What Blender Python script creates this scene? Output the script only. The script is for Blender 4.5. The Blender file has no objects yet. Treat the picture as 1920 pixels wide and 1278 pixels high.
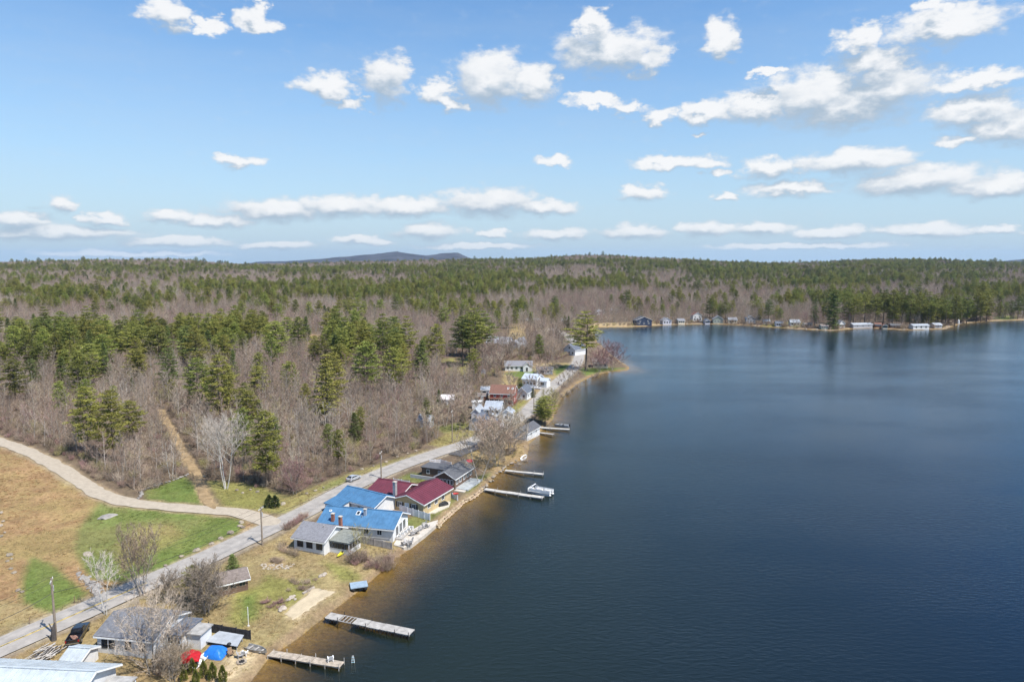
import bpy, bmesh, math, random
import numpy as np
from mathutils import Vector, Matrix
R = math.radians
rnd = random.Random(7)
rng = np.random.default_rng(11)
scene = bpy.context.scene
C = scene.collection

# ------------------------------------------------------------------ camera
CAM_Z, FPX, CX, CY, HORIZON = 60.0, 1280.0, 960.0, 639.0, 488.0
PITCH = math.atan((CY - HORIZON) / FPX)
cam_data = bpy.data.cameras.new('camera')
cam_data.sensor_width = 36.0
cam_data.lens = 24.0
cam_data.clip_start = 1.0
cam_data.clip_end = 60000.0
cam = bpy.data.objects.new('camera', cam_data)
C.objects.link(cam)
cam.location = (0, 0, CAM_Z)
cam.rotation_euler = (math.pi / 2 - PITCH, 0, 0)
scene.camera = cam
CP, SP = math.cos(PITCH), math.sin(PITCH)

def ray(px, py):
    u, v = (px - CX) / FPX, (py - CY) / FPX
    return Vector((u, CP - v * SP, -SP - v * CP))

def to_px(x, y, z):                      # world -> photo pixel (numpy friendly)
    dz = z - CAM_Z
    depth = y * CP - dz * SP
    down = -dz * CP - y * SP
    depth = np.maximum(depth, 1e-3)
    return CX + FPX * x / depth, CY + FPX * down / depth

# ------------------------------------------------------------------ sun, sky, exposure
SUN_EL, SUN_AZ = R(58), math.atan2(0.80, -0.58)      # azimuth measured from +Y towards +X
sun_dir = Vector((math.sin(SUN_AZ) * math.cos(SUN_EL), math.cos(SUN_AZ) * math.cos(SUN_EL), math.sin(SUN_EL)))
sd = bpy.data.lights.new('sun', 'SUN')
sd.energy = 5.0
sd.angle = R(0.53)
sd.color = (1.0, 0.955, 0.89)
sun = bpy.data.objects.new('sun', sd)
C.objects.link(sun)
sun.rotation_euler = (-sun_dir).to_track_quat('-Z', 'Y').to_euler()

world = bpy.data.worlds.new('World')
scene.world = world
world.use_nodes = True
wn, wl = world.node_tree.nodes, world.node_tree.links
wn.clear()

def N(tree, typ, inputs=None, **props):
    n = tree.nodes.new(typ)
    for k, v in props.items():
        setattr(n, k, v)
    for k, v in (inputs or {}).items():
        s = n.inputs[k]
        if isinstance(v, bpy.types.NodeSocket):
            tree.links.new(v, s)
        else:
            s.default_value = v
    return n

def M(tree, op, a, b=None, c=None, clamp=False):
    n = tree.nodes.new('ShaderNodeMath')
    n.operation = op
    n.use_clamp = clamp
    for i, v in enumerate((a, b, c)):
        if v is None:
            continue
        if isinstance(v, bpy.types.NodeSocket):
            tree.links.new(v, n.inputs[i])
        else:
            n.inputs[i].default_value = v
    return n.outputs[0]

def VM(tree, op, a, b=None, c=None):
    n = tree.nodes.new('ShaderNodeVectorMath')
    n.operation = op
    for i, v in enumerate((a, b, c)):
        if v is None:
            continue
        if isinstance(v, bpy.types.NodeSocket):
            tree.links.new(v, n.inputs[i])
        else:
            n.inputs[i].default_value = v
    return n.outputs['Value'] if op in ('LENGTH', 'DOT_PRODUCT', 'DISTANCE') else n.outputs[0]

# clouds of the day, as centre and half-size (all in photo pixels, turned into azimuth and elevation)
CLOUDS = [(610,160,62,24),(722,148,48,44),(650,195,40,12),(815,175,34,24),(850,192,30,18),(920,148,80,44),(1000,160,52,36),
 (1140,92,112,40),(1112,45,40,24),(1215,115,46,24),(1355,75,40,30),(1610,78,50,22),(1775,50,92,28),(1750,8,26,12),
 (1320,210,60,18),(1420,197,84,28),(1530,178,104,42),(1640,122,64,30),(1665,165,84,38),(1580,200,130,36),
 (1825,207,78,26),(1885,240,66,26),(320,30,46,28),(395,50,28,14),(482,42,40,19),(480,5,18,10),
 (440,302,46,13),(1040,300,44,10),(1270,305,90,13),(1450,318,58,18),(1600,305,100,23),(1480,355,82,13),(1725,340,115,25),(1870,350,85,18),(1345,325,26,9),
 (1205,362,50,15),(1360,369,25,10),(520,395,105,20),(640,388,90,20),(760,388,110,18),(920,380,110,26),(1010,388,75,16),
 (320,405,50,13),(400,414,70,13),(115,380,34,14),(40,415,55,14),(195,410,34,11),(100,436,140,13),
 (805,434,70,17),(680,452,60,9),(1040,440,70,12),(1190,434,70,14),(1325,430,60,14),(1430,430,58,13),(1560,437,70,11),(1740,432,85,12),(1870,430,34,9),
 (330,454,100,9),(520,460,80,8),(920,438,34,9),(1120,190,60,11),(1180,203,32,14),(1235,217,34,16),(1830,148,76,15),(1790,265,30,10),
 (1440,140,30,8),(1300,250,20,6),(250,475,140,6),(900,462,120,6),(1500,462,160,6)]

def build_sky():
    t = world.node_tree
    tc = N(t, 'ShaderNodeTexCoord')
    sky = N(t, 'ShaderNodeTexSky', sky_type='NISHITA')
    sky.sun_disc = False
    sky.sun_elevation = SUN_EL
    sky.sun_rotation = SUN_AZ
    sky.altitude = 200.0
    sky.air_density = 1.0
    sky.dust_density = 0.35
    sky.ozone_density = 2.2
    sep = N(t, 'ShaderNodeSeparateXYZ', {0: tc.outputs['Generated']})
    az = M(t, 'ARCTAN2', sep.outputs[0], sep.outputs[1])
    el = M(t, 'ARCSINE', sep.outputs[2])
    P = N(t, 'ShaderNodeCombineXYZ', {0: az, 1: el}).outputs[0]
    # puffy edges: two octaves of warp, finer towards the horizon
    nz1 = N(t, 'ShaderNodeTexNoise', {'Vector': VM(t, 'MULTIPLY', P, (1.0, 1.7, 1.0)), 'Scale': 30.0, 'Detail': 4.0, 'Roughness': 0.55})
    squash = N(t, 'ShaderNodeMapRange', {0: el, 1: 0.0, 2: 0.30, 3: 0.25, 4: 1.0}).outputs[0]
    off = VM(t, 'SUBTRACT', nz1.outputs['Color'], (0.5, 0.5, 0.5))
    amp = N(t, 'ShaderNodeCombineXYZ', {0: 0.085, 1: M(t, 'MULTIPLY', squash, 0.060)}).outputs[0]
    PW = VM(t, 'MULTIPLY_ADD', off, amp, P)
    chain = None
    def field(Q):
        nonlocal chain
        best = None
        for j, (cx, cy, rx, ry) in enumerate(CLOUDS):
            if chain is not None and j % 10 == 0:      # evaluate in batches, to keep the node stack small
                Q = VM(t, 'MULTIPLY_ADD', chain, (0.0, 0.0, 1e-6), Q)
            d = ray(cx, cy).normalized()
            a, e = math.atan2(d.x, d.y), math.asin(d.z)
            cs = math.cos(e) ** 2
            sx, sy = rx * 1.20 * cs / FPX, ry * 1.34 / FPX
            q = VM(t, 'MULTIPLY_ADD', Q, (1 / sx, 1 / sy, 0.0), (-a / sx, -e / sy, 0.0))
            g = N(t, 'ShaderNodeTexGradient', {0: q}, gradient_type='SPHERICAL').outputs['Fac']
            best = g if best is None else M(t, 'MAXIMUM', best, g)
            chain = best
        return best
    f0 = field(PW)
    lift = N(t, 'ShaderNodeCombineXYZ', {0: 0.004, 1: M(t, 'MULTIPLY', squash, 0.026)}).outputs[0]
    f1 = field(VM(t, 'ADD', PW, lift))
    nz2 = N(t, 'ShaderNodeTexNoise', {'Vector': VM(t, 'MULTIPLY', P, (1.0, 2.2, 1.0)), 'Scale': 34.0, 'Detail': 6.0, 'Roughness': 0.66})
    n2 = M(t, 'SUBTRACT', nz2.outputs['Fac'], 0.5)
    dens = M(t, 'MULTIPLY_ADD', n2, 0.62, f0)
    mask = N(t, 'ShaderNodeMapRange', {0: dens, 1: 0.0, 2: N(t, 'ShaderNodeMapRange', {0: M(t, 'SUBTRACT', f1, f0), 1: -0.2, 2: 0.25, 3: 0.48, 4: 0.70}).outputs[0], 3: 0.0, 4: 1.0}, interpolation_type='SMOOTHSTEP').outputs[0]
    shade = M(t, 'SUBTRACT', f1, f0)
    lit = N(t, 'ShaderNodeMapRange', {0: M(t, 'MULTIPLY_ADD', n2, -0.75, shade), 1: -0.62, 2: 0.36, 3: 1.0, 4: 0.0}, interpolation_type='SMOOTHSTEP').outputs[0]
    ccol = N(t, 'ShaderNodeMix', {0: lit, 6: (2.30, 2.85, 3.45, 1), 7: (5.3, 5.3, 5.3, 1)}, data_type='RGBA').outputs[2]
    thin = M(t, 'MULTIPLY', mask, N(t, 'ShaderNodeMapRange', {0: el, 1: 0.0, 2: 0.06, 3: 0.60, 4: 0.94}).outputs[0])
    # general milky veil of thin high cloud, streaky and weak
    nz3 = N(t, 'ShaderNodeTexNoise', {'Vector': VM(t, 'MULTIPLY', P, (1.0, 5.0, 1.0)), 'Scale': 3.0, 'Detail': 4.0, 'Roughness': 0.6})
    veil = N(t, 'ShaderNodeMapRange', {0: nz3.outputs['Fac'], 1: 0.35, 2: 0.75, 3: 0.0, 4: 0.16}).outputs[0]
    low = N(t, 'ShaderNodeMapRange', {0: el, 1: 0.0, 2: 0.40, 3: 1.0, 4: 0.0}).outputs[0]
    low = M(t, 'MULTIPLY', M(t, 'POWER', low, 1.5), 0.95)
    blue = N(t, 'ShaderNodeHueSaturation', {'Color': sky.outputs[0], 'Saturation': 1.22, 'Value': 1.0}).outputs[0]
    pale = N(t, 'ShaderNodeMix', {0: low, 6: blue, 7: (2.45, 3.35, 4.25, 1)}, data_type='RGBA').outputs[2]
    base = N(t, 'ShaderNodeMix', {0: veil, 6: pale, 7: (3.2, 3.6, 4.0, 1)}, data_type='RGBA').outputs[2]
    tot = N(t, 'ShaderNodeMix', {0: thin, 6: base, 7: ccol}, data_type='RGBA').outputs[2]
    bg = N(t, 'ShaderNodeBackground', {'Color': tot, 'Strength': 0.135})
    out = N(t, 'ShaderNodeOutputWorld', {'Surface': bg.outputs[0]})
build_sky()
world.cycles.sampling_method = 'MANUAL'
world.cycles.sample_map_resolution = 256

vs = scene.view_settings
vs.view_transform = 'Standard'
vs.look = 'None'
vs.gamma = 1.0
vs.use_curve_mapping = False
vs.exposure = 0.45
scene.render.engine = 'CYCLES'
cy = scene.cycles
cy.max_bounces = 5
cy.diffuse_bounces = 2
cy.glossy_bounces = 2
cy.transmission_bounces = 2
cy.transparent_max_bounces = 6
cy.volume_bounces = 0
cy.caustics_reflective = False
cy.caustics_refractive = False
cy.use_denoising = True
cy.use_adaptive_sampling = True
cy.adaptive_threshold = 0.02

# ------------------------------------------------------------------ lie of the land
SHORE_PX = [(470,1278),(505,1232),(560,1195),(612,1153),(660,1117),(700,1085),(735,1052),(762,1033),(790,1014),(815,989),(840,968),(870,942),
 (905,918),(935,886),(958,869),(988,858),(991,842),(990,832),(1003,822),(1014,808),(1036,786),(1048,752),(1063,735),(1082,719),(1108,706),(1135,698),(1178,694),
 (1179,688),(1160,676),(1140,660),(1118,640),(1110,622),(1112,614),(1150,613),(1180,613),(1250,609),(1330,607),(1400,610),(1440,613),(1500,617),(1560,620),
 (1600,616),(1640,615),(1700,619),(1770,617),(1800,607),(1850,602),(1920,600),(2000,597),(2100,600)]
def flat_ground(px, py, z=0.0):
    r = ray(px, py)
    k = (z - CAM_Z) / r.z
    return (r.x * k, r.y * k)
SHORE = [flat_ground(*p) for p in SHORE_PX]
p0, p1 = SHORE[0], SHORE[1]
SHORE = [(-215.0, -260.0), (-140.0, -60.0), (p0[0] - 22, p0[1] - 30)] + SHORE
e = SHORE[-1]
SHORE = SHORE + [(e[0] + 120, e[1] - 60), (e[0] + 260, e[1] - 220), (e[0] + 300, 100.0), (e[0] + 200, -260.0)]
SH = np.array(SHORE)

def shore_dist(x, y):
    """Signed distance to the lake edge: positive on land."""
    x = np.asarray(x, float).ravel(); y = np.asarray(y, float).ravel()
    if len(x) <= 64:
        A, B = SH, np.roll(SH, -1, 0)
        D = B - A
        X, Y = x[:, None], y[:, None]
        t = np.clip(((X - A[:, 0]) * D[:, 0] + (Y - A[:, 1]) * D[:, 1]) / (D ** 2).sum(1), 0, 1)
        dd = np.sqrt(((X - A[:, 0] - t * D[:, 0]) ** 2 + (Y - A[:, 1] - t * D[:, 1]) ** 2).min(1))
        dy = np.where(D[:, 1] == 0, 1e-12, D[:, 1])
        cr = ((A[:, 1] > Y) != (B[:, 1] > Y)) & (X < D[:, 0] * (Y - A[:, 1]) / dy + A[:, 0])
        return np.where(cr.sum(1) % 2 == 1, -dd, dd)
    best = np.full(x.shape, 1e12)
    inside = np.zeros(x.shape, bool)
    n = len(SH)
    for i in range(n):
        ax, ay = SH[i]; bx, by = SH[(i + 1) % n]
        dx, dy = bx - ax, by - ay
        t = np.clip(((x - ax) * dx + (y - ay) * dy) / (dx * dx + dy * dy), 0, 1)
        best = np.minimum(best, (x - ax - t * dx) ** 2 + (y - ay - t * dy) ** 2)
        if ay != by:
            cr = ((ay > y) != (by > y)) & (x < (bx - ax) * (y - ay) / (by - ay) + ax)
            inside ^= cr
    d = np.sqrt(best)
    return np.where(inside, -d, d)

def vnoise(x, y, seed=0):
    """Smooth value noise in [-1,1]."""
    xi, yi = np.floor(x).astype(np.int64), np.floor(y).astype(np.int64)
    fx, fy = x - xi, y - yi
    fx, fy = fx * fx * (3 - 2 * fx), fy * fy * (3 - 2 * fy)
    def h(a, b):
        n = (a * 374761393 + b * 668265263 + seed * 982451653) & 0x7fffffff
        n = ((n ^ (n >> 13)) * 1274126177) & 0x7fffffff
        return ((n ^ (n >> 16)) & 0xffff) / 32767.5 - 1.0
    return (h(xi, yi) * (1 - fx) + h(xi + 1, yi) * fx) * (1 - fy) + (h(xi, yi + 1) * (1 - fx) + h(xi + 1, yi + 1) * fx) * fy
def fbm(x, y, s, o=4, seed=0):
    v, a, tot = 0, 1.0, 0
    for k in range(o):
        v = v + a * vnoise(np.asarray(x) / s, np.asarray(y) / s, seed + k); tot += a; a *= 0.55; s *= 0.5
    return v / tot
def sstep(a, b, v):
    t = np.clip((v - a) / (b - a), 0, 1)
    return t * t * (3 - 2 * t)

SKYLINE = np.array([(-700,489),(0,489),(200,486),(330,485),(450,492),(560,490),(760,486),(900,484),(1000,481),(1080,478),(1180,481),(1330,487),(1450,489),(1560,487),(1680,484),(1850,490),(1950,493),(2700,490)], float)
def height(x, y):
    x = np.asarray(x, float); y = np.asarray(y, float)
    shp = np.broadcast(x, y).shape
    x, y = np.broadcast_to(x, shp).ravel(), np.broadcast_to(y, shp).ravel()
    d = shore_dist(x, y)
    land = 0.55 * sstep(0, 1.5, d) + 0.030 * np.clip(d, 0, 60) + 0.011 * np.clip(d - 60, 0, 900)
    land += sstep(90, 400, d) * 3.0 * fbm(x, y, 260, 3, 3) + sstep(20, 120, d) * 0.5 * fbm(x, y, 60, 2, 5)
    yy = np.maximum(y, 1.0)
    r = np.hypot(x, y)
    px = CX + FPX * x / yy / CP
    sky = np.interp(px, SKYLINE[:, 0], SKYLINE[:, 1])
    crest = CAM_Z + (HORIZON - sky) * 3300 / FPX - 17.0
    hill = sstep(1250, 3300, r) * (crest - 14.0 + 9.0 * fbm(px * 3300 / FPX, x * 0 + 5, 520, 4, 61)) * (1 - 0.75 * sstep(3500, 5200, r))
    land += hill + sstep(700, 2000, r) * 11.0 * fbm(x, y, 700, 3, 9)
    bed = np.maximum(0.16 * d, -5.0)
    return np.where(d > 0, land, bed).reshape(shp)
def hz(x, y):
    return float(height(np.array([x]), np.array([y]))[0])
def at(px, py):
    """Where the sight line through a photo pixel meets the ground."""
    r = ray(px, py)
    z = 0.5
    for _ in range(14):
        k = (z - CAM_Z) / r.z
        z = 0.45 * z + 0.55 * hz(r.x * k, r.y * k)
    k = (z - CAM_Z) / r.z
    return Vector((r.x * k, r.y * k, z))

# ------------------------------------------------------------------ materials
MATS = {}
def mat(name, col, rough=0.8, var=0.18, scale=3.0, bump=0.0, bscale=20.0, spec=0.3, metal=0.0, rand=0.0, detail=4.0, col2=None, coat=0.0):
    if name in MATS:
        return MATS[name]
    m = bpy.data.materials.new(name)
    m.use_nodes = True
    t = m.node_tree
    b = t.nodes['Principled BSDF']
    b.inputs['Roughness'].default_value = rough
    b.inputs['Metallic'].default_value = metal
    b.inputs['Specular IOR Level'].default_value = spec
    b.inputs['Coat Weight'].default_value = coat
    tc = N(t, 'ShaderNodeTexCoord')
    nz = N(t, 'ShaderNodeTexNoise', {'Vector': tc.outputs['Object'], 'Scale': scale, 'Detail': detail, 'Roughness': 0.65})
    c2 = col2 or tuple(max(0.0, c * (1 - var * 1.6)) for c in col)
    c1 = tuple(min(1.0, c * (1 + var)) for c in col)
    fac = N(t, 'ShaderNodeMapRange', {0: nz.outputs['Fac'], 1: 0.32, 2: 0.68}).outputs[0]
    mx = N(t, 'ShaderNodeMix', {0: fac, 6: (*c2, 1), 7: (*c1, 1)}, data_type='RGBA').outputs[2]
    if rand:
        oi = N(t, 'ShaderNodeObjectInfo')
        k = N(t, 'ShaderNodeMapRange', {0: oi.outputs['Random'], 3: 1 - rand, 4: 1 + rand}).outputs[0]
        hsv = N(t, 'ShaderNodeHueSaturation', {'Color': mx, 'Value': k, 'Hue': N(t, 'ShaderNodeMapRange', {0: M(t, 'FRACT', M(t, 'MULTIPLY', oi.outputs['Random'], 7.13)), 3: 0.5 - 0.045 * rand, 4: 0.5 + 0.045 * rand}).outputs[0]})
        mx = hsv.outputs[0]
    t.links.new(mx, b.inputs['Base Color'])
    if bump:
        nb = N(t, 'ShaderNodeTexNoise', {'Vector': tc.outputs['Object'], 'Scale': bscale, 'Detail': 3.0})
        bp = N(t, 'ShaderNodeBump', {'Height': nb.outputs['Fac'], 'Strength': bump, 'Distance': 0.05})
        t.links.new(bp.outputs[0], b.inputs['Normal'])
    MATS[name] = m
    return m

def metal_roof(name, col):
    m = mat(name, col, rough=0.5, var=0.13, scale=0.7, spec=0.35, detail=8)
    t = m.node_tree
    b = t.nodes['Principled BSDF']
    tc = N(t, 'ShaderNodeTexCoord')
    w = N(t, 'ShaderNodeTexWave', {'Vector': tc.outputs['Object'], 'Scale': 1.6, 'Distortion': 0.0}, wave_type='BANDS', bands_direction='X')
    bp = N(t, 'ShaderNodeBump', {'Height': M(t, 'POWER', w.outputs['Fac'], 8.0), 'Strength': 0.6, 'Distance': 0.03})
    t.links.new(bp.outputs[0], b.inputs['Normal'])
    return m

# ------------------------------------------------------------------ mesh helpers
class MB:
    def __init__(s):
        s.v, s.f, s.mi = [], [], []
    def add(s, vs, fs, mi=0):
        o = len(s.v)
        s.v.extend([tuple(v) for v in vs])
        s.f.extend([tuple(i + o for i in f) for f in fs])
        s.mi.extend([mi] * len(fs))
        return s
    def box(s, x0, y0, z0, x1, y1, z1, mi=0):
        return s.add([(x0,y0,z0),(x1,y0,z0),(x1,y1,z0),(x0,y1,z0),(x0,y0,z1),(x1,y0,z1),(x1,y1,z1),(x0,y1,z1)],
              [(3,2,1,0),(4,5,6,7),(0,1,5,4),(1,2,6,5),(2,3,7,6),(3,0,4,7)], mi)
    def slab(s, quad, th, mi=0):
        """A quad given as its top corners (counter-clockwise from above), thickened downwards along its normal."""
        q = [Vector(p) for p in quad]
        n = (q[1] - q[0]).cross(q[-1] - q[0]).normalized()
        k = len(q)
        lo = [p - n * th for p in q]
        fs = [tuple(range(k)), tuple(range(2 * k - 1, k - 1, -1))] + [(i, k + i, k + (i + 1) % k, (i + 1) % k) for i in range(k)]
        return s.add(q + lo, fs, mi)
    def tube(s, pts, rads, n=6, mi=0, cap=True):
        pts = [Vector(p) for p in pts]
        rings = []
        for i, p in enumerate(pts):
            d = (pts[min(i + 1, len(pts) - 1)] - pts[max(i - 1, 0)])
            d = d.normalized() if d.length > 1e-9 else Vector((0, 0, 1))
            a = d.cross(Vector((0, 0, 1)) if abs(d.z) < 0.9 else Vector((1, 0, 0))).normalized()
            b = d.cross(a)
            r = rads[i] if isinstance(rads, (list, tuple)) else rads
            rings.append([p + (a * math.cos(2 * math.pi * k / n) + b * math.sin(2 * math.pi * k / n)) * r for k in range(n)])
        vs = [v for rg in rings for v in rg]
        fs = []
        for i in range(len(rings) - 1):
            for k in range(n):
                fs.append((i * n + k, i * n + (k + 1) % n, (i + 1) * n + (k + 1) % n, (i + 1) * n + k))
        if cap:
            fs.append(tuple(range(n - 1, -1, -1)))
            fs.append(tuple(range((len(rings) - 1) * n, len(rings) * n)))
        return s.add(vs, fs, mi)
    def prism(s, poly, y0, y1, mi=0):
        """Profile in the XZ plane, extruded along Y."""
        k = len(poly)
        vs = [(x, y0, z) for x, z in poly] + [(x, y1, z) for x, z in poly]
        fs = [tuple(range(k)), tuple(range(2 * k - 1, k - 1, -1))] + [((i + 1) % k, i, k + i, k + (i + 1) % k) for i in range(k)]
        return s.add(vs, fs, mi)
    def mesh(s, name):
        me = bpy.data.meshes.new(name)
        me.from_pydata(s.v, [], s.f)
        me.polygons.foreach_set('material_index', s.mi)
        me.update()
        return me
    def build(s, name, m, parent=None, loc=None, smooth=False, bevel=0.0):
        me = s.mesh(name)
        for x in (m if isinstance(m, (list, tuple)) else [m]):
            me.materials.append(x)
        bm = bmesh.new(); bm.from_mesh(me)
        bmesh.ops.recalc_face_normals(bm, faces=bm.faces)
        bm.to_mesh(me); bm.free()
        if smooth:
            me.polygons.foreach_set('use_smooth', [True] * len(me.polygons))
        o = bpy.data.objects.new(name, me)
        C.objects.link(o)
        if parent: o.parent = parent
        if loc is not None: o.location = loc
        if bevel:
            md = o.modifiers.new('edge', 'BEVEL'); md.width = bevel; md.segments = 2; md.limit_method = 'ANGLE'
        return o

def tag(o, label=None, cat=None, group=None, kind=None):
    if label: o['label'] = label
    if cat: o['category'] = cat
    if group: o['group'] = group
    if kind: o['kind'] = kind
    return o
def thing(name, label, cat, loc, rz=0.0, group=None):
    o = bpy.data.objects.new(name, None)
    o.empty_display_size = 0.3
    C.objects.link(o)
    o.location = loc
    o.rotation_euler = (0, 0, rz)
    return tag(o, label, cat, group)
def np_mesh(name, v, f, mi=None):
    """Mesh from numpy arrays; f is (n,3) or (n,4)."""
    me = bpy.data.meshes.new(name)
    k = f.shape[1]
    me.vertices.add(len(v)); me.vertices.foreach_set('co', np.ascontiguousarray(v, np.float32).ravel())
    me.loops.add(f.size); me.loops.foreach_set('vertex_index', np.ascontiguousarray(f, np.int32).ravel())
    me.polygons.add(len(f)); me.polygons.foreach_set('loop_start', np.arange(0, f.size, k, dtype=np.int32))
    me.polygons.foreach_set('loop_total', np.full(len(f), k, np.int32))
    if mi is not None: me.polygons.foreach_set('material_index', np.ascontiguousarray(mi, np.int32))
    me.update(calc_edges=True)
    return me
def in_poly(px, py, poly):
    ins = np.zeros(np.shape(px), bool)
    n = len(poly)
    for i in range(n):
        ax, ay = poly[i]; bx, by = poly[(i + 1) % n]
        if ay != by:
            ins ^= ((ay > py) != (by > py)) & (px < (bx - ax) * (py - ay) / (by - ay) + ax)
    return ins
def polyline_dist(x, y, pts):
    best = np.full(np.shape(x), 1e12)
    for (ax, ay), (bx, by) in zip(pts[:-1], pts[1:]):
        dx, dy = bx - ax, by - ay
        t = np.clip(((x - ax) * dx + (y - ay) * dy) / (dx * dx + dy * dy + 1e-9), 0, 1)
        best = np.minimum(best, (x - ax - t * dx) ** 2 + (y - ay - t * dy) ** 2)
    return np.sqrt(best)
def smooth_line(pts, step=2.0):
    """Catmull-Rom through world points (x, y), resampled."""
    P = [Vector((p[0], p[1])) for p in pts]
    P = [P[0] * 2 - P[1]] + P + [P[-1] * 2 - P[-2]]
    out = []
    for i in range(1, len(P) - 2):
        n = max(2, int((P[i + 1] - P[i]).length / step))
        for k in range(n):
            t = k / n
            a, b, c, d = P[i - 1], P[i], P[i + 1], P[i + 2]
            out.append(0.5 * ((2 * b) + (c - a) * t + (2 * a - 5 * b + 4 * c - d) * t * t + (3 * b - a - 3 * c + d) * t ** 3))
    out.append(P[-2])
    return [(p.x, p.y) for p in out]
# ------------------------------------------------------------------ roads (centre lines)
ROAD_PX = [(-170,1285),(-60,1240),(0,1214),(100,1171),(200,1127),(300,1083),(400,1040),(500,993),(570,961),(640,922),(700,894),(760,870),(830,846),(880,830),(920,812),(955,794),(985,776),(1004,756),(1028,731),(1052,711),(1072,694),(1084,676),(1085,658),(1075,641),(1056,625),(1030,616)]
GRAVEL_PX = [(-150,780),(-60,806),(0,828),(50,846),(100,871),(150,903),(200,931),(250,943),(320,950),(400,957),(450,962),(500,976),(520,984)]
TRACK_PX = [(300,770),(318,800),(338,838),(358,872),(374,902),(385,932),(402,958)]
def line_of(pxs, step=2.0):
    return smooth_line([at(*p)[:2] for p in pxs], step)
ROAD, GRAVEL, TRACK = line_of(ROAD_PX), line_of(GRAVEL_PX), line_of(TRACK_PX)
ROAD_W, GRAVEL_W, TRACK_W = 6.2, 4.5, 2.0

# ------------------------------------------------------------------ ground sheet
LITTER, DRY, GREEN, FIELD = (0.135,0.100,0.068), (0.265,0.205,0.100), (0.120,0.155,0.040), (0.290,0.187,0.094)
STRAW, SAND, OLIVE = (0.36,0.27,0.15), (0.43,0.34,0.21), (0.20,0.185,0.06)
ZONES = [  # polygon in photo pixels (a place on the ground), colour, width of the soft edge in metres
 ([(-300,815),(0,838),(60,862),(120,898),(185,938),(450,968),(500,985),(400,1033),(200,1120),(0,1205),(-300,1330)], FIELD),
 ([(185,940),(270,952),(455,972),(448,1000),(400,1020),(310,1065),(230,1092),(172,1085),(136,1025),(150,985)], GREEN),
 ([(265,985),(330,980),(350,1005),(300,1030),(230,1075),(215,1020)], OLIVE),
 ([(60,1040),(100,1058),(150,1100),(165,1112),(110,1150),(45,1165),(40,1090)], GREEN),
 ([(-300,1200),(-300,1120),(40,1130),(100,1150),(170,1115),(250,1090),(330,1060),(200,1125),(0,1200)], DRY),
 ([(270,920),(345,892),(372,915),(385,945),(275,942)], GREEN),
 ([(385,900),(470,905),(540,930),(640,893),(720,868),(800,842),(810,850),(700,890),(620,925),(540,965),(420,952)], OLIVE),
 ([(430,920),(520,940),(545,955),(470,958),(430,945)], OLIVE),
 ([(600,915),(650,893),(660,900),(610,925)], GREEN),
 ([(-400,1260),(0,1238),(330,1096),(520,1010),(560,985),(620,985),(790,1010),(735,1055),(612,1157),(470,1290),(-400,1500)], DRY),
 ([(440,1110),(490,1095),(520,1110),(480,1160),(450,1180),(425,1160)], OLIVE),
 ([(455,1120),(490,1108),(478,1150),(455,1165)], GREEN),
 ([(500,1075),(560,1090),(600,1075),(560,1130),(510,1140),(480,1120)], OLIVE),
 ([(600,1050),(660,1065),(690,1085),(640,1090)], OLIVE),
 ([(530,1152),(552,1140),(586,1104),(626,1108),(600,1128),(556,1160)], SAND),
 ([(488,1058),(520,1050),(545,1060),(520,1068)], STRAW),
 ([(430,1225),(470,1210),(510,1232),(480,1278),(400,1278)], SAND),
 ([(120,1190),(190,1180),(190,1225),(230,1240),(150,1245),(110,1225)], DRY),
 ([(700,1000),(790,960),(850,930),(862,942),(810,975),(770,1015)], GREEN),
 ([(740,898),(770,885),(800,890),(815,905),(780,905)], GREEN),
 ([(850,915),(905,890),(930,885),(905,915),(880,925)], GREEN),
 ([(800,832),(835,812),(870,790),(905,800),(890,815),(830,838)], OLIVE),
 ([(820,800),(870,790),(880,800),(830,812)], GREEN),
 ([(905,800),(950,770),(985,745),(1000,760),(960,790)], OLIVE),
 ([(940,725),(945,690),(1000,680),(1075,680),(1060,705),(1020,735),(985,745)], DRY),
 ([(945,700),(1000,690),(1010,700),(985,712)], GREEN),
 ([(1040,690),(1070,682),(1060,700),(1040,705)], GREEN),
 ([(1085,690),(1178,690),(1178,696),(1135,700),(1100,706)], GREEN),
 ([(820,672),(880,670),(890,700),(840,705)], OLIVE),
 ([(560,625),(610,628),(612,655),(570,658)], FIELD),
 ([(500,598),(575,596),(560,606),(505,608)], STRAW),
 ([(1110,606),(1260,602),(1260,609),(1110,613)], STRAW),
 ([(1430,606),(1500,603),(1500,613),(1430,611)], OLIVE),
 ([(1870,592),(1900,591),(1905,598),(1870,600)], GREEN),
 ([(960,605),(1030,598),(1040,612),(985,650),(950,640)], DRY),
 ([(860,830),(905,815),(935,830),(985,830),(985,858),(930,886),(880,870)], DRY),
]
SOFT = [(r_ * 1100 * math.cos(a_), r_ * 420 * math.sin(a_)) for r_, a_ in ((0, 0), (.6, 0), (.6, 1.57), (.6, 3.14), (.6, 4.71), (1.2, .78), (1.2, 2.36), (1.2, 3.93), (1.2, 5.5))]
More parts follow.
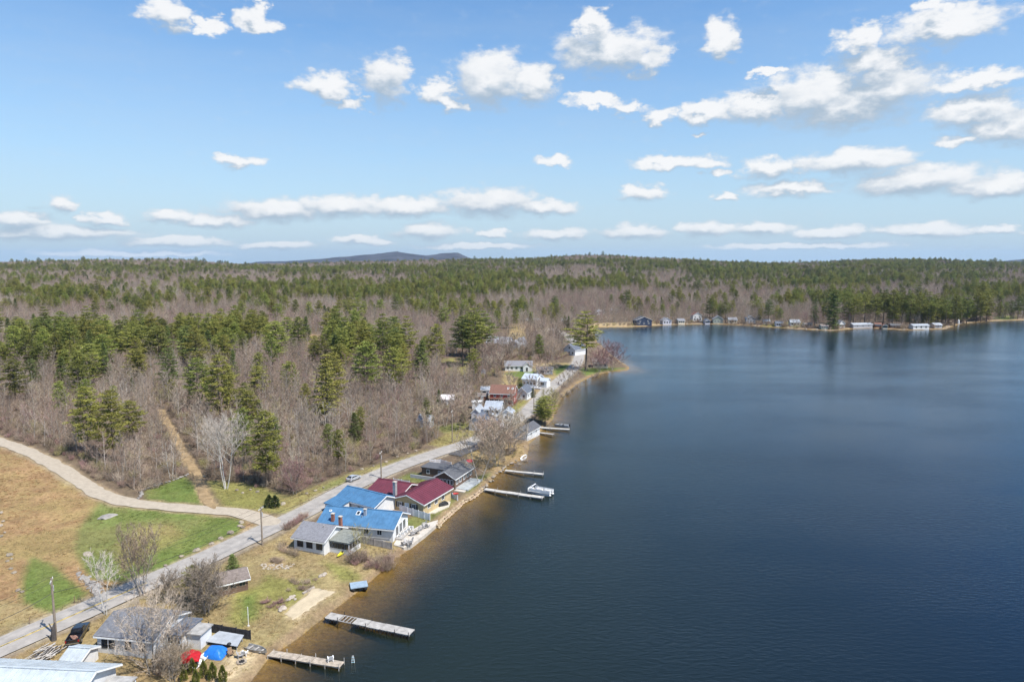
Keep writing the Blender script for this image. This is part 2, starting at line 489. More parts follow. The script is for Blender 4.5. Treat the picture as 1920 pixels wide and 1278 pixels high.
def ground_colour(x, y, z, d):
    px, py = to_px(x, y, z)
    wob = fbm(x, y, 9, 3, 40)
    wob2 = fbm(x, y, 9, 3, 60)
    dep = np.maximum(y, 20.0)
    qx, qy = px + wob * 900 / dep, py + wob2 * 420 / dep
    col = np.tile(np.array(LITTER), (len(x), 1)) * (1 + 0.22 * fbm(x, y, 14, 4, 21))[:, None]
    N1, N2, N3 = fbm(x, y, 7, 4, 33)[:, None], fbm(x, y, 2.2, 3, 35)[:, None], fbm(x, y, 22, 3, 37)[:, None]
    for poly, c in ZONES:
        w_ = sum(in_poly(px + (wob * 900 + jx) / dep, py + (wob2 * 420 + jy) / dep, poly).astype(float) for jx, jy in SOFT) / len(SOFT)
        sel = w_ > 0
        n1, n2, n3 = N1[sel], N2[sel], N3[sel]
        cc = np.array(c)[None] * (1 + 0.16 * n1 + 0.12 * n2)
        mixc = np.clip(0.30 + 1.3 * n3 + 0.7 * n1, 0, 0.75)       # neighbouring dry tufts creep in
        other = np.array(FIELD if c == DRY else DRY if c in (GREEN, OLIVE) else OLIVE if c == FIELD else c)[None]
        cc = cc * (1 - 0.5 * mixc) + other * (0.5 * mixc)
        k_ = w_[sel][:, None]
        col[sel] = col[sel] * (1 - k_) + cc * k_
    near = (y < 700)
    if near.any():
        for line, w, c, k in ((ROAD, ROAD_W, (0.31,0.26,0.19), 1.5), (GRAVEL, GRAVEL_W, (0.30,0.23,0.14), 1.2), (TRACK, TRACK_W, (0.33,0.24,0.13), 0.6)):
            dd = polyline_dist(x, y, line) + 0.8 * fbm(x, y, 5, 3, 51)
            m = (1 - sstep(w / 2, w / 2 + k, dd))[:, None] * near[:, None]
            col = col * (1 - m) + np.array(c)[None] * m
    edge = (1 - sstep(0.6, 2.6, d + 0.8 * fbm(x, y, 4, 3, 71)))[:, None] * (1 - 0.8 * sstep(400, 500, y))[:, None]
    col = col * (1 - edge) + np.array((0.23,0.165,0.095))[None] * (1 + 0.25 * fbm(x, y, 3, 3, 73))[:, None] * edge
    far_edge = 0.7 * sstep(400, 500, y)[:, None] * (1 - sstep(3, 8, d))[:, None] * sstep(-.25, .3, fbm(x, y, 22, 3, 99))[:, None]
    col = col * (1 - far_edge) + np.array((0.27,0.21,0.14))[None] * far_edge
    # lake bed: tan sand near the edge, weed and silt beyond
    wet = (d < 0)[:, None]
    sand = np.array((0.26,0.175,0.072))[None] * (1 + 0.3 * fbm(x, y, 6, 4, 81))[:, None]
    weed = np.array((0.030,0.034,0.016))[None]
    k = 1 - sstep(-17, -4, d + 6.0 * fbm(x, y, 12, 4, 85))[:, None]
    col = np.where(wet, sand * (1 - k) + weed * k, col)
    return np.clip(col, 0.005, 0.9)

def build_ground():
    ys = 30.0 * (9000 / 30.0) ** (np.arange(521) / 520.0)
    us = np.concatenate([np.linspace(-2.2, -1.02, 24)[:-1], np.linspace(-1.0, 0.32, 330), np.linspace(0.33, 1.05, 90), np.linspace(1.1, 2.2, 16)])
    U, Y = np.meshgrid(us, ys)
    Xg = U * (Y * 0.97 + 8.0)
    x, y = Xg.ravel(), Y.ravel()
    z = height(x, y)
    d = shore_dist(x, y)
    z = z + np.where((d > 2.5) & (y < 900), 0.10 * fbm(x, y, 3.0, 3, 91), 0)
    nu, ny = len(us), len(ys)
    i = np.arange(nu * ny).reshape(ny, nu)
    f = np.stack([i[:-1, :-1], i[:-1, 1:], i[1:, 1:], i[1:, :-1]], -1).reshape(-1, 4)
    me = np_mesh('ground', np.stack([x, y, z], 1), f)
    ca = me.color_attributes.new('land', 'FLOAT_COLOR', 'POINT')
    col = ground_colour(x, y, z, d)
    ca.data.foreach_set('color', np.concatenate([col, np.ones((len(col), 1))], 1).astype(np.float32).ravel())
    me.polygons.foreach_set('use_smooth', np.ones(len(f), bool))
    m = bpy.data.materials.new('land'); m.use_nodes = True
    t = m.node_tree; b = t.nodes['Principled BSDF']
    b.inputs['Roughness'].default_value = 0.95; b.inputs['Specular IOR Level'].default_value = 0.1
    at_ = N(t, 'ShaderNodeAttribute', attribute_name='land')
    g = N(t, 'ShaderNodeNewGeometry')
    n1 = N(t, 'ShaderNodeTexNoise', {'Vector': g.outputs['Position'], 'Scale': 1.6, 'Detail': 6.0, 'Roughness': 0.75})
    n2 = N(t, 'ShaderNodeTexNoise', {'Vector': g.outputs['Position'], 'Scale': 0.22, 'Detail': 5.0, 'Roughness': 0.65})
    k = M(t, 'MULTIPLY', N(t, 'ShaderNodeMapRange', {0: n1.outputs['Fac'], 1: 0.3, 2: 0.7, 3: 0.62, 4: 1.38}).outputs[0],
          N(t, 'ShaderNodeMapRange', {0: n2.outputs['Fac'], 1: 0.3, 2: 0.7, 3: 0.78, 4: 1.22}).outputs[0])
    hs = N(t, 'ShaderNodeHueSaturation', {'Color': at_.outputs['Color'], 'Value': k, 'Hue': N(t, 'ShaderNodeMapRange', {0: n2.outputs['Color'], 1: 0.3, 2: 0.7, 3: 0.485, 4: 0.515}).outputs[0]})
    t.links.new(hs.outputs[0], b.inputs['Base Color'])
    bp = N(t, 'ShaderNodeBump', {'Height': n1.outputs['Fac'], 'Strength': 0.7, 'Distance': 0.25})
    t.links.new(bp.outputs[0], b.inputs['Normal'])
    me.materials.append(m)
    o = bpy.data.objects.new('ground', me); C.objects.link(o)
    return tag(o, 'early spring lakeside ground of dry grass, fields and leaf litter', None, None, 'structure')
build_ground()

def strip(name, line, w, m, lift, kind='structure', label=None, edge=0.0, seed=1):
    n = len(line)
    P = np.array(line)
    T = np.gradient(P, axis=0); T /= np.linalg.norm(T, axis=1)[:, None]
    Nn = np.stack([-T[:, 1], T[:, 0]], 1)
    ks = np.linspace(-0.5, 0.5, 7)
    V = []
    for k in ks:
        wob = edge * fbm(P[:, 0] + 31 * k, P[:, 1], 3.5, 3, seed) if edge and abs(k) > .49 else 0
        q = P + Nn * (k * w + np.sign(k) * wob)[:, None] if edge and abs(k) > .49 else P + Nn * (k * w)
        z = height(P[:, 0], P[:, 1]) + lift + 0.07 * (1 - (2 * k) ** 2)
        zz = np.maximum(z, height(q[:, 0], q[:, 1]) + lift)
        V.append(np.stack([q[:, 0], q[:, 1], zz], 1))
    V = np.concatenate(V)
    nk = len(ks)
    i = np.arange(nk * n).reshape(nk, n)
    f = np.stack([i[:-1, :-1], i[:-1, 1:], i[1:, 1:], i[1:, :-1]], -1).reshape(-1, 4)[:, ::-1]
    me = np_mesh(name, V, f)
    me.polygons.foreach_set('use_smooth', np.ones(len(f), bool))
    me.materials.append(m)
    o = bpy.data.objects.new(name, me); C.objects.link(o)
    return tag(o, label, None, None, kind)

strip('road', ROAD, ROAD_W, mat('asphalt', (0.33,0.305,0.275), 0.9, 0.14, 0.5, 0.25, 6.0, 0.2, detail=8), 0.13, label='sun-bleached two-lane lakeside road', edge=0.12)
strip('gravel_road', GRAVEL, GRAVEL_W, mat('gravel', (0.39,0.335,0.262), 0.95, 0.10, 0.9, 0.5, 5.0, 0.1, detail=8), 0.13, label='pale gravel lane climbing past the field', edge=0.7)
strip('dirt_track', TRACK, TRACK_W, mat('track_dirt', (0.30,0.215,0.12), 0.95, 0.25, 0.5, 0.5, 4.0, 0.1, detail=8), 0.12, label='sandy track running into the woods', edge=0.7)
def offset_line(line, off):
    P = np.array(line); T = np.gradient(P, axis=0); T /= np.linalg.norm(T, axis=1)[:, None]
    return [tuple(p) for p in P + np.stack([-T[:, 1], T[:, 0]], 1) * off]
near_road = [p for p in ROAD if p[1] < 124 and p[0] < -66]
ylw = mat('yellow_paint', (0.44,0.34,0.13), 0.8, 0.3, 1.5)
strip('road_marking', offset_line(near_road, 0.10), 0.10, ylw, 0.205, label='worn double yellow centre line on the road')
strip('road_marking', offset_line(near_road, -0.10), 0.10, ylw, 0.205, label='worn double yellow centre line on the road')
apron = line_of([(836,851),(858,842),(884,832),(905,822)])
strip('paved_apron', offset_line(apron, -3.2), 4.6, mat('dark_asphalt', (0.085,0.082,0.085), 0.9, 0.2, 0.8, 0.2, 6.0), 0.165, label='dark fresh asphalt apron beside the road')

# ------------------------------------------------------------------ the lake
def build_water():
    ys = 20.0 * (2600 / 20.0) ** (np.arange(300) / 299.0)
    us = np.linspace(-0.75, 2.0, 330)
    U, Y = np.meshgrid(us, ys)
    x, y = (U * (Y * 0.97 + 8.0)).ravel(), Y.ravel()
    d = shore_dist(x, y)
    i = np.arange(len(x)).reshape(len(ys), len(us))
    f = np.stack([i[:-1, :-1], i[:-1, 1:], i[1:, 1:], i[1:, :-1]], -1).reshape(-1, 4)
    keep = (d[f] < 12).any(1)
    me = np_mesh('lake', np.stack([x, y, np.zeros_like(x)], 1), f[keep])
    a = me.attributes.new('depth', 'FLOAT', 'POINT')
    dd = np.clip(-d, 0, 200) + 0.0
    a.data.foreach_set('value', dd.astype(np.float32))
    m = bpy.data.materials.new('lake_water'); m.use_nodes = True
    t = m.node_tree; t.nodes.clear()
    g = N(t, 'ShaderNodeNewGeometry')
    pos = g.outputs['Position']
    cd = N(t, 'ShaderNodeVectorMath', {0: pos, 1: (0, 0, CAM_Z)}, operation='DISTANCE').outputs['Value']
    rip = VM(t, 'MULTIPLY', pos, (0.55, 1.25, 1.0))
    n1 = N(t, 'ShaderNodeTexNoise', {'Vector': rip, 'Scale': 1.1, 'Detail': 4.0, 'Roughness': 0.62}).outputs['Fac']
    n2 = N(t, 'ShaderNodeTexNoise', {'Vector': VM(t, 'MULTIPLY', pos, (0.4, 1.0, 1.0)), 'Scale': 0.028, 'Detail': 4.0}).outputs['Fac']
    gust = N(t, 'ShaderNodeMapRange', {0: n2, 1: 0.36, 2: 0.64, 3: 0.50, 4: 1.28}).outputs[0]
    calm = N(t, 'ShaderNodeMapRange', {0: cd, 1: 100.0, 2: 650.0, 3: 1.0, 4: 0.55}).outputs[0]
    bp = N(t, 'ShaderNodeBump', {'Height': n1, 'Strength': M(t, 'MULTIPLY', M(t, 'MULTIPLY', gust, calm), 0.62), 'Distance': 0.20})
    fr = N(t, 'ShaderNodeFresnel', {'IOR': 1.33, 'Normal': bp.outputs[0]}).outputs[0]
    gl = N(t, 'ShaderNodeBsdfGlossy', {'Color': (0.74, 0.87, 1.0, 1), 'Roughness': N(t, 'ShaderNodeMapRange', {0: cd, 1: 120.0, 2: 700.0, 3: 0.06, 4: 0.16}).outputs[0], 'Normal': bp.outputs[0]})
    dep = N(t, 'ShaderNodeAttribute', attribute_name='depth').outputs['Fac']
    clear = N(t, 'ShaderNodeMapRange', {0: dep, 1: 0.0, 2: 34.0, 3: 0.0, 4: 1.0}).outputs[0]
    op = M(t, 'SUBTRACT', 1.0, M(t, 'POWER', M(t, 'SUBTRACT', 1.0, clear, clamp=True), 2.4))
    deep = N(t, 'ShaderNodeMapRange', {0: M(t, 'MULTIPLY_ADD', n2, 40.0, dep), 1: 40.0, 2: 130.0, 3: 0.0, 4: 1.0}).outputs[0]
    bcol = N(t, 'ShaderNodeMix', {0: deep, 6: (0.0125, 0.0185, 0.0130, 1), 7: (0.0035, 0.0095, 0.0180, 1)}, data_type='RGBA').outputs[2]
    body = N(t, 'ShaderNodeBsdfDiffuse', {'Color': bcol})
    tr = N(t, 'ShaderNodeBsdfTransparent', {'Color': (0.80, 0.76, 0.60, 1)})
    mx = N(t, 'ShaderNodeMixShader', {0: op, 1: tr.outputs[0], 2: body.outputs[0]})
    fin = N(t, 'ShaderNodeMixShader', {0: fr, 1: mx.outputs[0], 2: gl.outputs[0]})
    N(t, 'ShaderNodeOutputMaterial', {'Surface': fin.outputs[0]})
    me.materials.append(m)
    o = bpy.data.objects.new('lake', me); C.objects.link(o)
    return tag(o, 'dark blue-green lake with light ripples', None, None, 'structure')
build_water()

# ------------------------------------------------------------------ far mountain ridges
def ridge(name, label, prof, dist):
    pts = []
    pxs = np.linspace(prof[0][0], prof[-1][0], 240)
    top = np.interp(pxs, [p[0] for p in prof], [p[1] for p in prof])
    top = top + 1.0 * fbm(pxs, pxs * 0 + 3, 26, 4, 15)
    rows = 26
    V = []
    for k in range(rows):
        t = k / (rows - 1)
        rr = dist * (0.72 + 0.56 * t)
        prof_t = math.sin(math.pi * t) ** 0.9
        for px_, tp in zip(pxs, top):
            r = ray(px_, HORIZON)
            x, y = r.x * rr / CP, r.y * rr / CP
            h = max(0.0, (HORIZON + 9 - tp)) * dist / FPX * prof_t * (1 + 0.12 * float(vnoise(np.array(x / 420.), np.array(y / 420.), 5)) * (1 if abs(t - .5) > .05 else 0)) - 5
            V.append((x, y, CAM_Z - 9 * dist / FPX * 1.0 + h))
    n = len(pxs)
    i = np.arange(n * rows).reshape(rows, n)
    f = np.stack([i[:-1, :-1], i[:-1, 1:], i[1:, 1:], i[1:, :-1]], -1).reshape(-1, 4)
    me = np_mesh(name, np.array(V), f)
    me.polygons.foreach_set('use_smooth', np.ones(len(f), bool))
    me.materials.append(mat('mountain_wood', (0.070,0.068,0.074), 1.0, 0.35, 0.004, 0.8, 0.02, 0.0, detail=8))
    o = bpy.data.objects.new(name, me); C.objects.link(o)
    tag(o, label, None, None, 'structure')
ridge('mountain', 'wooded mountain ridge far beyond the forest', [(440,497),(480,491),(560,488),(640,481),(700,477),(745,472),(770,476),(800,479),(825,476),(858,475),(880,483),(930,490),(980,497)], 11000)
ridge('mountain', 'low far hill beyond the east end of the forest', [(1780,497),(1840,492),(1880,489),(1920,486),(1980,483),(2060,486),(2200,496)], 9500)

def patch(name, label, quad, m, lift=.05):
    """Thin draped sheet between four ground points."""
    A, B, C_, D_ = [at(*p) for p in quad]
    n = 16; V = []
    for i in range(n):
        for j in range(n):
            u, v = i / (n - 1), j / (n - 1)
            p = A.lerp(B, u).lerp(D_.lerp(C_, u), v)
            e_ = max(abs(u - .5), abs(v - .5)) > .49
            xx, yy = p.x + (rnd.uniform(-.3, .3) if e_ else 0), p.y + (rnd.uniform(-.3, .3) if e_ else 0)
            V.append((xx, yy, hz(xx, yy) + .12 + lift - (.10 if e_ else 0)))
    i = np.arange(n * n).reshape(n, n)
    me = np_mesh(name, np.array(V), np.stack([i[:-1, :-1], i[1:, :-1], i[1:, 1:], i[:-1, 1:]], -1).reshape(-1, 4)); me.materials.append(m)
    o = bpy.data.objects.new(name, me); C.objects.link(o)
    tag(o, label, None, None, 'structure')
patch('beach_sand', 'pale raked sand rectangle above the beach', [(534,1150),(552,1162),(626,1110),(590,1102)], mat('raked_sand', (.46,.38,.26), .95, .12, .6, .4, 4.0, .1, detail=8))
# ------------------------------------------------------------------ trees: source meshes
def grow_bare(seed, H=15.0, spread=0.32, stems=1, twig_w=0.032, n_limb=15, up=0.75, first=0.22, nb=7, nt=9):
    """Leafless tree: list of limb tubes plus an array of thin twigs."""
    g = random.Random(seed)
    limbs, twigs = [], []
    def rv(s=1.0):
        return Vector((g.uniform(-s, s), g.uniform(-s, s), g.uniform(-s, s)))
    def path(p, d, L, n, bend, lift):
        pts = [p.copy()]
        for _ in range(n):
            d = (d + rv(bend) + Vector((0, 0, lift))).normalized()
            p = p + d * (L / n)
            pts.append(p.copy())
        return pts
    def along(pts, t):
        k = t * (len(pts) - 1); i = min(int(k), len(pts) - 2)
        return pts[i].lerp(pts[i + 1], k - i), (pts[i + 1] - pts[i]).normalized()
    for s in range(stems):
        a0 = 2 * math.pi * s / max(1, stems) + g.uniform(0, 1)
        lean = 0.0 if stems == 1 else g.uniform(0.12, 0.30)
        d0 = Vector((math.cos(a0) * lean, math.sin(a0) * lean, 1)).normalized()
        h = H * g.uniform(0.88, 1.0)
        tr = path(Vector((math.cos(a0), math.sin(a0), 0)) * (0.25 if stems > 1 else 0) + Vector((0, 0, -0.4)), d0, h * 0.93, 7, 0.06, 0.05)
        r0 = 0.0105 * h * (0.75 if stems > 1 else 1.0)
        limbs.append((tr, [r0 * (1 - 0.90 * (i / 7)) for i in range(8)], 6))
        nl = n_limb if stems == 1 else max(6, n_limb // 2)
        for k in range(nl):
            t = first + (0.97 - first) * (k + g.random()) / nl
            p, dd = along(tr, t)
            a = 2.4 * k + g.uniform(-.5, .5) + s
            out = Vector((math.cos(a), math.sin(a), 0))
            L = h * spread * (1.05 - 0.72 * abs(t - 0.42) ** 1.0) * g.uniform(0.7, 1.15) * (1.15 - 0.55 * t)
            lp = path(p, (out + Vector((0, 0, up * (0.6 + 0.9 * t)))).normalized(), L, 4, 0.16, 0.10)
            r = r0 * 0.36 * (1.1 - 0.7 * t)
            limbs.append((lp, [r * (1 - 0.8 * i / 4) for i in range(5)], 4))
            for j in range(nb):
                tt = 0.22 + 0.78 * (j + g.random()) / nb
                q, qd = along(lp, min(tt, 0.999))
                bd = (qd * 0.9 + rv(0.9) + Vector((0, 0, 0.35))).normalized()
                BL = L * g.uniform(0.28, 0.5)
                bp = path(q, bd, BL, 2, 0.18, 0.10)
                twigs.append((bp[0], bp[1], twig_w * 1.25)); twigs.append((bp[1], bp[2], twig_w))
                for m_ in range(nt):
                    c, cd = along(bp, g.random() * 0.999)
                    td = (cd * 0.8 + rv(0.85) + Vector((0, 0, 0.3))).normalized()
                    e_ = c + td * BL * g.uniform(0.25, 0.6)
                    twigs.append((c, e_, twig_w * g.uniform(.6, .95)))
    mb = MB()
    for pts, rads, n in limbs:
        mb.tube(pts, rads, n, 0, cap=False)
    A = np.array([t[0] for t in twigs]); B = np.array([t[1] for t in twigs]); W = np.array([t[2] for t in twigs])
    return mb, A, B, W

def sliver(A, B, W, seed=0):
    """Thin crossed-random triangles from A to B."""
    r = np.random.default_rng(seed)
    D = B - A
    S = np.cross(D, r.normal(size=A.shape)); S /= np.linalg.norm(S, axis=1)[:, None] + 1e-9
    S *= W[:, None] * 0.5
    v = np.stack([A - S, A + S, B], 1).reshape(-1, 3)
    return v, np.arange(len(v)).reshape(-1, 3)

def two_meshes(mb, v, f, m0, m1):
    t = mb.mesh('trunk'); t.materials.append(m0)
    t.polygons.foreach_set('use_smooth', [True] * len(t.polygons))
    c = np_mesh('crown', v, f); c.materials.append(m1)
    return t, c
def joined(mb, v, f, m0, m1):
    tv = np.array(mb.v); faces = [ff for ff in mb.f]
    me = bpy.data.meshes.new('tree')
    o = len(tv)
    me.from_pydata(np.concatenate([tv, v]).tolist(), [], faces + (f + o).tolist())
    me.polygons.foreach_set('material_index', [0] * len(faces) + [1] * len(f))
    me.materials.append(m0); me.materials.append(m1)
    me.update()
    return me

def grow_conifer(seed, H=18.0, kind='pine'):
    g = random.Random(seed); r = np.random.default_rng(seed)
    mb = MB()
    lean = Vector((g.uniform(-.02, .02), g.uniform(-.02, .02), 1))
    tr = [Vector((0, 0, -0.4)) + lean * (H * i / 8) for i in range(9)]
    r0 = 0.0125 * H
    mb.tube(tr, [r0 * (1 - 0.95 * i / 8) for i in range(9)], 6, 0, cap=False)
    As, Bs, Ws = [], [], []
    base = {'pine': 0.24, 'tall': 0.40, 'spruce': 0.04, 'thin': 0.16}[kind]
    wide = {'pine': 0.275, 'tall': 0.235, 'spruce': 0.21, 'thin': 0.15}[kind]
    step = {'pine': 0.055, 'tall': 0.055, 'spruce': 0.038, 'thin': 0.046}[kind] * H
    z = base * H
    lop = g.uniform(0, 6.28)
    while z < 0.985 * H:
        t = (z / H - base) / (1 - base)
        if kind in ('pine', 'tall'):
            prof = (0.50 + 0.75 * t if t < 0.35 else 0.76 * ((1 - t) / 0.65) ** 0.55) * g.uniform(0.72, 1.22)
        else:
            prof = (1 - t) ** 0.85 * (0.9 if t > 0.08 else 0.7) * g.uniform(0.85, 1.1)
        nb = 6 if kind != 'thin' else 5
        for k in range(nb):
            if g.random() < 0.10: continue
            a = k * 2 * math.pi / nb + z * 1.7 + g.uniform(-.35, .35)
            L = H * wide * prof * g.uniform(0.75, 1.2) * (1 + 0.18 * math.cos(a - lop)) + 0.25
            rise = (0.30 * t + 0.03 if kind in ('pine', 'tall') else -0.18 + 0.45 * t) + g.uniform(-.08, .08)
            p0 = Vector((0, 0, z + g.uniform(-.2, .2))) + lean * 0
            tip = p0 + Vector((math.cos(a) * L, math.sin(a) * L, rise * L))
            if L > 1.2:
                mb.tube([p0, tip * 0.9 + p0 * 0.1], [0.05, 0.015], 3, 0, cap=False)
            np_ = max(2, int(L / 0.62))
            for j in range(np_):
                u = 0.28 + 0.72 * (j + 0.8 * g.random()) / np_
                c = np.array(p0.lerp(tip, min(u, 1.0)))
                rad = (0.62 if kind in ('pine', 'tall') else 0.5) * (0.75 + 0.5 * (1 - abs(u - .6))) * min(1.0, 0.45 + L / 3.0)
                m_ = 15
                d = r.normal(size=(m_, 3)); d[:, 2] = d[:, 2] * 0.55 + (0.22 if kind in ('pine', 'tall') else 0.05)
                d /= np.linalg.norm(d, axis=1)[:, None]
                off = r.normal(size=(m_, 3)) * np.array([1, 1, 0.35]) * rad * 0.55
                a_ = c + off
                b_ = a_ + d * rad * r.uniform(0.6, 1.15, (m_, 1)) + np.array([math.cos(a), math.sin(a), 0]) * rad * 0.35
                As.append(a_); Bs.append(b_); Ws.append(np.full(m_, 0.20) * r.uniform(0.7, 1.3, m_))
        z += step * g.uniform(0.8, 1.25)
    for i in range(10):                                   # leader
        As.append(np.array([[0, 0, H * (0.95 + 0.005 * i)]])); Bs.append(As[-1] + r.normal(size=(1, 3)) * 0.25 + np.array([[0, 0, .3]])); Ws.append(np.array([.15]))
    v, f = sliver(np.concatenate(As), np.concatenate(Bs), np.concatenate(Ws), seed)
    return mb, v, f

BARK = mat('bark', (0.33,0.29,0.25), 0.95, 0.25, 1.5, rand=0.25)
BIRCH = mat('birch_bark', (0.62,0.59,0.54), 0.9, 0.3, 2.5, rand=0.12)
PBARK = mat('pine_bark', (0.13,0.105,0.085), 0.95, 0.25, 1.5)
TW = {'brown': mat('twigs_brown', (0.325,0.245,0.180), 0.95, 0.12, 0.5, rand=0.42),
      'grey': mat('twigs_grey', (0.37,0.30,0.235), 0.95, 0.12, 0.5, rand=0.36),
      'red': mat('twigs_red', (0.32,0.195,0.18), 0.95, 0.12, 0.5, rand=0.2),
      'bud': mat('twigs_budding', (0.34,0.30,0.135), 0.95, 0.12, 0.5, rand=0.2),
      'pale': mat('twigs_pale', (0.47,0.41,0.355), 0.95, 0.12, 0.5, rand=0.12)}
NEEDLE = {'pine': mat('pine_needles', (0.200,0.215,0.044), 0.75, 0.22, 0.35, rand=0.40),
          'dark': mat('dark_needles', (0.130,0.160,0.042), 0.8, 0.22, 0.35, rand=0.25),
          'gold': mat('yellowish_needles', (0.235,0.225,0.048), 0.75, 0.2, 0.35, rand=0.18)}
BARE, CONI = [], []         # (trunk mesh, crown mesh, joined mesh, height, colour key)
specs = [('brown',14,.33,1,15),('brown',16,.30,1,16),('brown',12,.38,2,14),('grey',15,.30,1,15),('grey',13,.36,2,16),('brown',17,.27,1,16),
         ('red',12,.34,1,14),('red',13,.36,2,14),('bud',10,.42,3,15),('pale',14,.32,2,14),('grey',17,.26,1,15),('brown',11,.40,3,15)]
for i, (k, H, sp, st, nl) in enumerate(specs):
    mb, A, B, W = grow_bare(100 + i, H, sp, st, 0.050, nl)
    v, f = sliver(A, B, W, i)
    bark = BIRCH if k == 'pale' else BARK
    t_, c_ = two_meshes(mb, v, f, bark, TW[k])
    mj = joined(mb, v, f, bark, TW[k])
    BARE.append((t_, c_, mj, H, k))
for i, (kind, H, col) in enumerate([('pine',20,'pine'),('pine',18,'pine'),('tall',23,'pine'),('spruce',17,'dark'),('pine',19,'gold'),('tall',22,'dark'),('thin',17,'gold'),('pine',17,'dark')]):
    mb, v, f = grow_conifer(300 + i, H, kind)
    t_, c_ = two_meshes(mb, v, f, PBARK, NEEDLE[col])
    CONI.append((t_, c_, joined(mb, v, f, PBARK, NEEDLE[col]), H, kind + '_' + col))

def plant_tree(name, label, cat, proto, loc, s, rz, group=None, wide=1.0):
    r = thing(name, label, cat, loc, rz, group)
    r.scale = (s * wide, s * wide, s)
    for nm, me in (('trunk', proto[0]), ('crown', proto[1])):
        o = bpy.data.objects.new(nm, me); C.objects.link(o); o.parent = r
    return r

# ------------------------------------------------------------------ where the wood stands
EDGE = np.array([(-900,700),(-300,770),(0,810),(60,832),(110,855),(160,888),(215,913),(262,922),(350,888),(395,895),(450,905),(540,918),(600,902),(660,880),(720,860),(770,843),(806,832),(815,800),(830,775),(862,758),(885,735),(905,712),(935,694),(950,672),(968,668),(1000,674),(1045,672),(1064,664),(1074,640),(1082,606),(1105,598),(1300,598),(1420,600),(1520,600),(1780,606),(1830,597),(1900,592),(2000,590),(3000,590)], float)
HOLES = [[(500,592),(578,592),(565,608),(500,610)],[(560,622),(612,625),(614,656),(568,660)],[(820,668),(885,668),(900,705),(840,712)],[(940,700),(950,684),(1000,676),(1070,678),(1050,704)],
         [(985,592),(1030,590),(1030,600),(985,602)],[(1520,552),(1560,552),(1560,562),(1520,562)],[(905,622),(985,620),(985,652),(905,652)]]
# stands of evergreens as seen in the photo: centre, half-size (photo pixels at the tree feet), share of evergreens
STANDS = [(790,566,140,24,.85),(620,556,100,18,.65),(500,580,60,16,.6),(850,606,90,10,.4),(260,590,40,20,.6),(120,572,130,10,.5),(60,556,120,10,.7),(330,576,90,9,.5),(430,548,110,10,.5),
          (700,510,300,8,.55),(250,508,350,8,.45),(1060,498,220,9,.6),(1000,545,140,14,.35),(1400,520,140,16,.85),(1560,530,130,20,.75),(1700,520,160,20,.7),(1690,602,170,12,.93),(1850,560,80,16,.6),(1620,575,160,16,.7),
          (1300,505,200,10,.55),(1750,500,220,10,.6),(650,660,70,34,.35),(330,660,190,36,.42),(560,680,60,34,.3),(120,680,120,36,.4),(720,690,80,26,.25),(900,530,120,18,.7),(1180,530,60,12,.4)]
def jitter_grid(x0, x1, y0, y1, s, seed):
    r = np.random.default_rng(seed)
    gx, gy = np.meshgrid(np.arange(x0, x1, s), np.arange(y0, y1, s))
    x = gx.ravel() + r.uniform(-.48, .48, gx.size) * s
    y = gy.ravel() + r.uniform(-.48, .48, gx.size) * s
    return x, y
def wood_points():
    out = []
    for (y0, y1, s, seed) in ((120, 420, 4.5, 1), (420, 800, 5.2, 2), (800, 1500, 7.0, 3), (1500, 2500, 9.5, 4), (2500, 4300, 13.5, 5)):
        x, y = jitter_grid(-0.90 * y1 - 20, 0.86 * y1 + 20, y0, y1, s, seed)
        keep = (np.abs(x) < 0.86 * y + 15)
        x, y = x[keep], y[keep]
        d = shore_dist(x, y); keep = d > 6; x, y, d = x[keep], y[keep], d[keep]
        z = height(x, y)
        px, py = to_px(x, y, z)
        lim = np.interp(px, EDGE[:, 0], EDGE[:, 1])
        far = y > 470
        ok = np.where(far & (px > 1040), d > 10 + 9 * fbm(x, y, 30, 2, 5), py < lim)
        for h_ in HOLES: ok &= ~in_poly(px, py, h_)
        if y0 < 500: ok &= (polyline_dist(x, y, ROAD) > 5.5) & (polyline_dist(x, y, GRAVEL) > 5.0) & (polyline_dist(x, y, TRACK) > 3.0)
        out.append(np.stack([x[ok], y[ok], z[ok], px[ok], py[ok]], 1))
    return np.concatenate(out)
W = wood_points()
x, y, z, px, py = W.T
ev = np.zeros(len(W))
for cx, cy_, rx, ry, k in STANDS:
    ev = np.maximum(ev, k * (1 - sstep(0.6, 1.15, np.hypot((px - cx) / rx, (py - cy_) / ry) + 0.35 * fbm(x, y, 60, 3, 13))))
dist = np.hypot(x, y)
clump = fbm(x, y, 75, 4, 17)
ev *= np.where(dist > 520, 0.53 + 0.95 * clump, np.clip(0.55 + 1.7 * fbm(x, y, 38, 3, 19), 0, 1.2))
ev = np.clip(ev + np.where(dist > 420, 0.05, 0.045) + 0.22 * clump * (dist > 420), 0, 1)
is_con = (rng.random(len(W)) < ev) & (polyline_dist(x, y, TRACK) > 9.0)
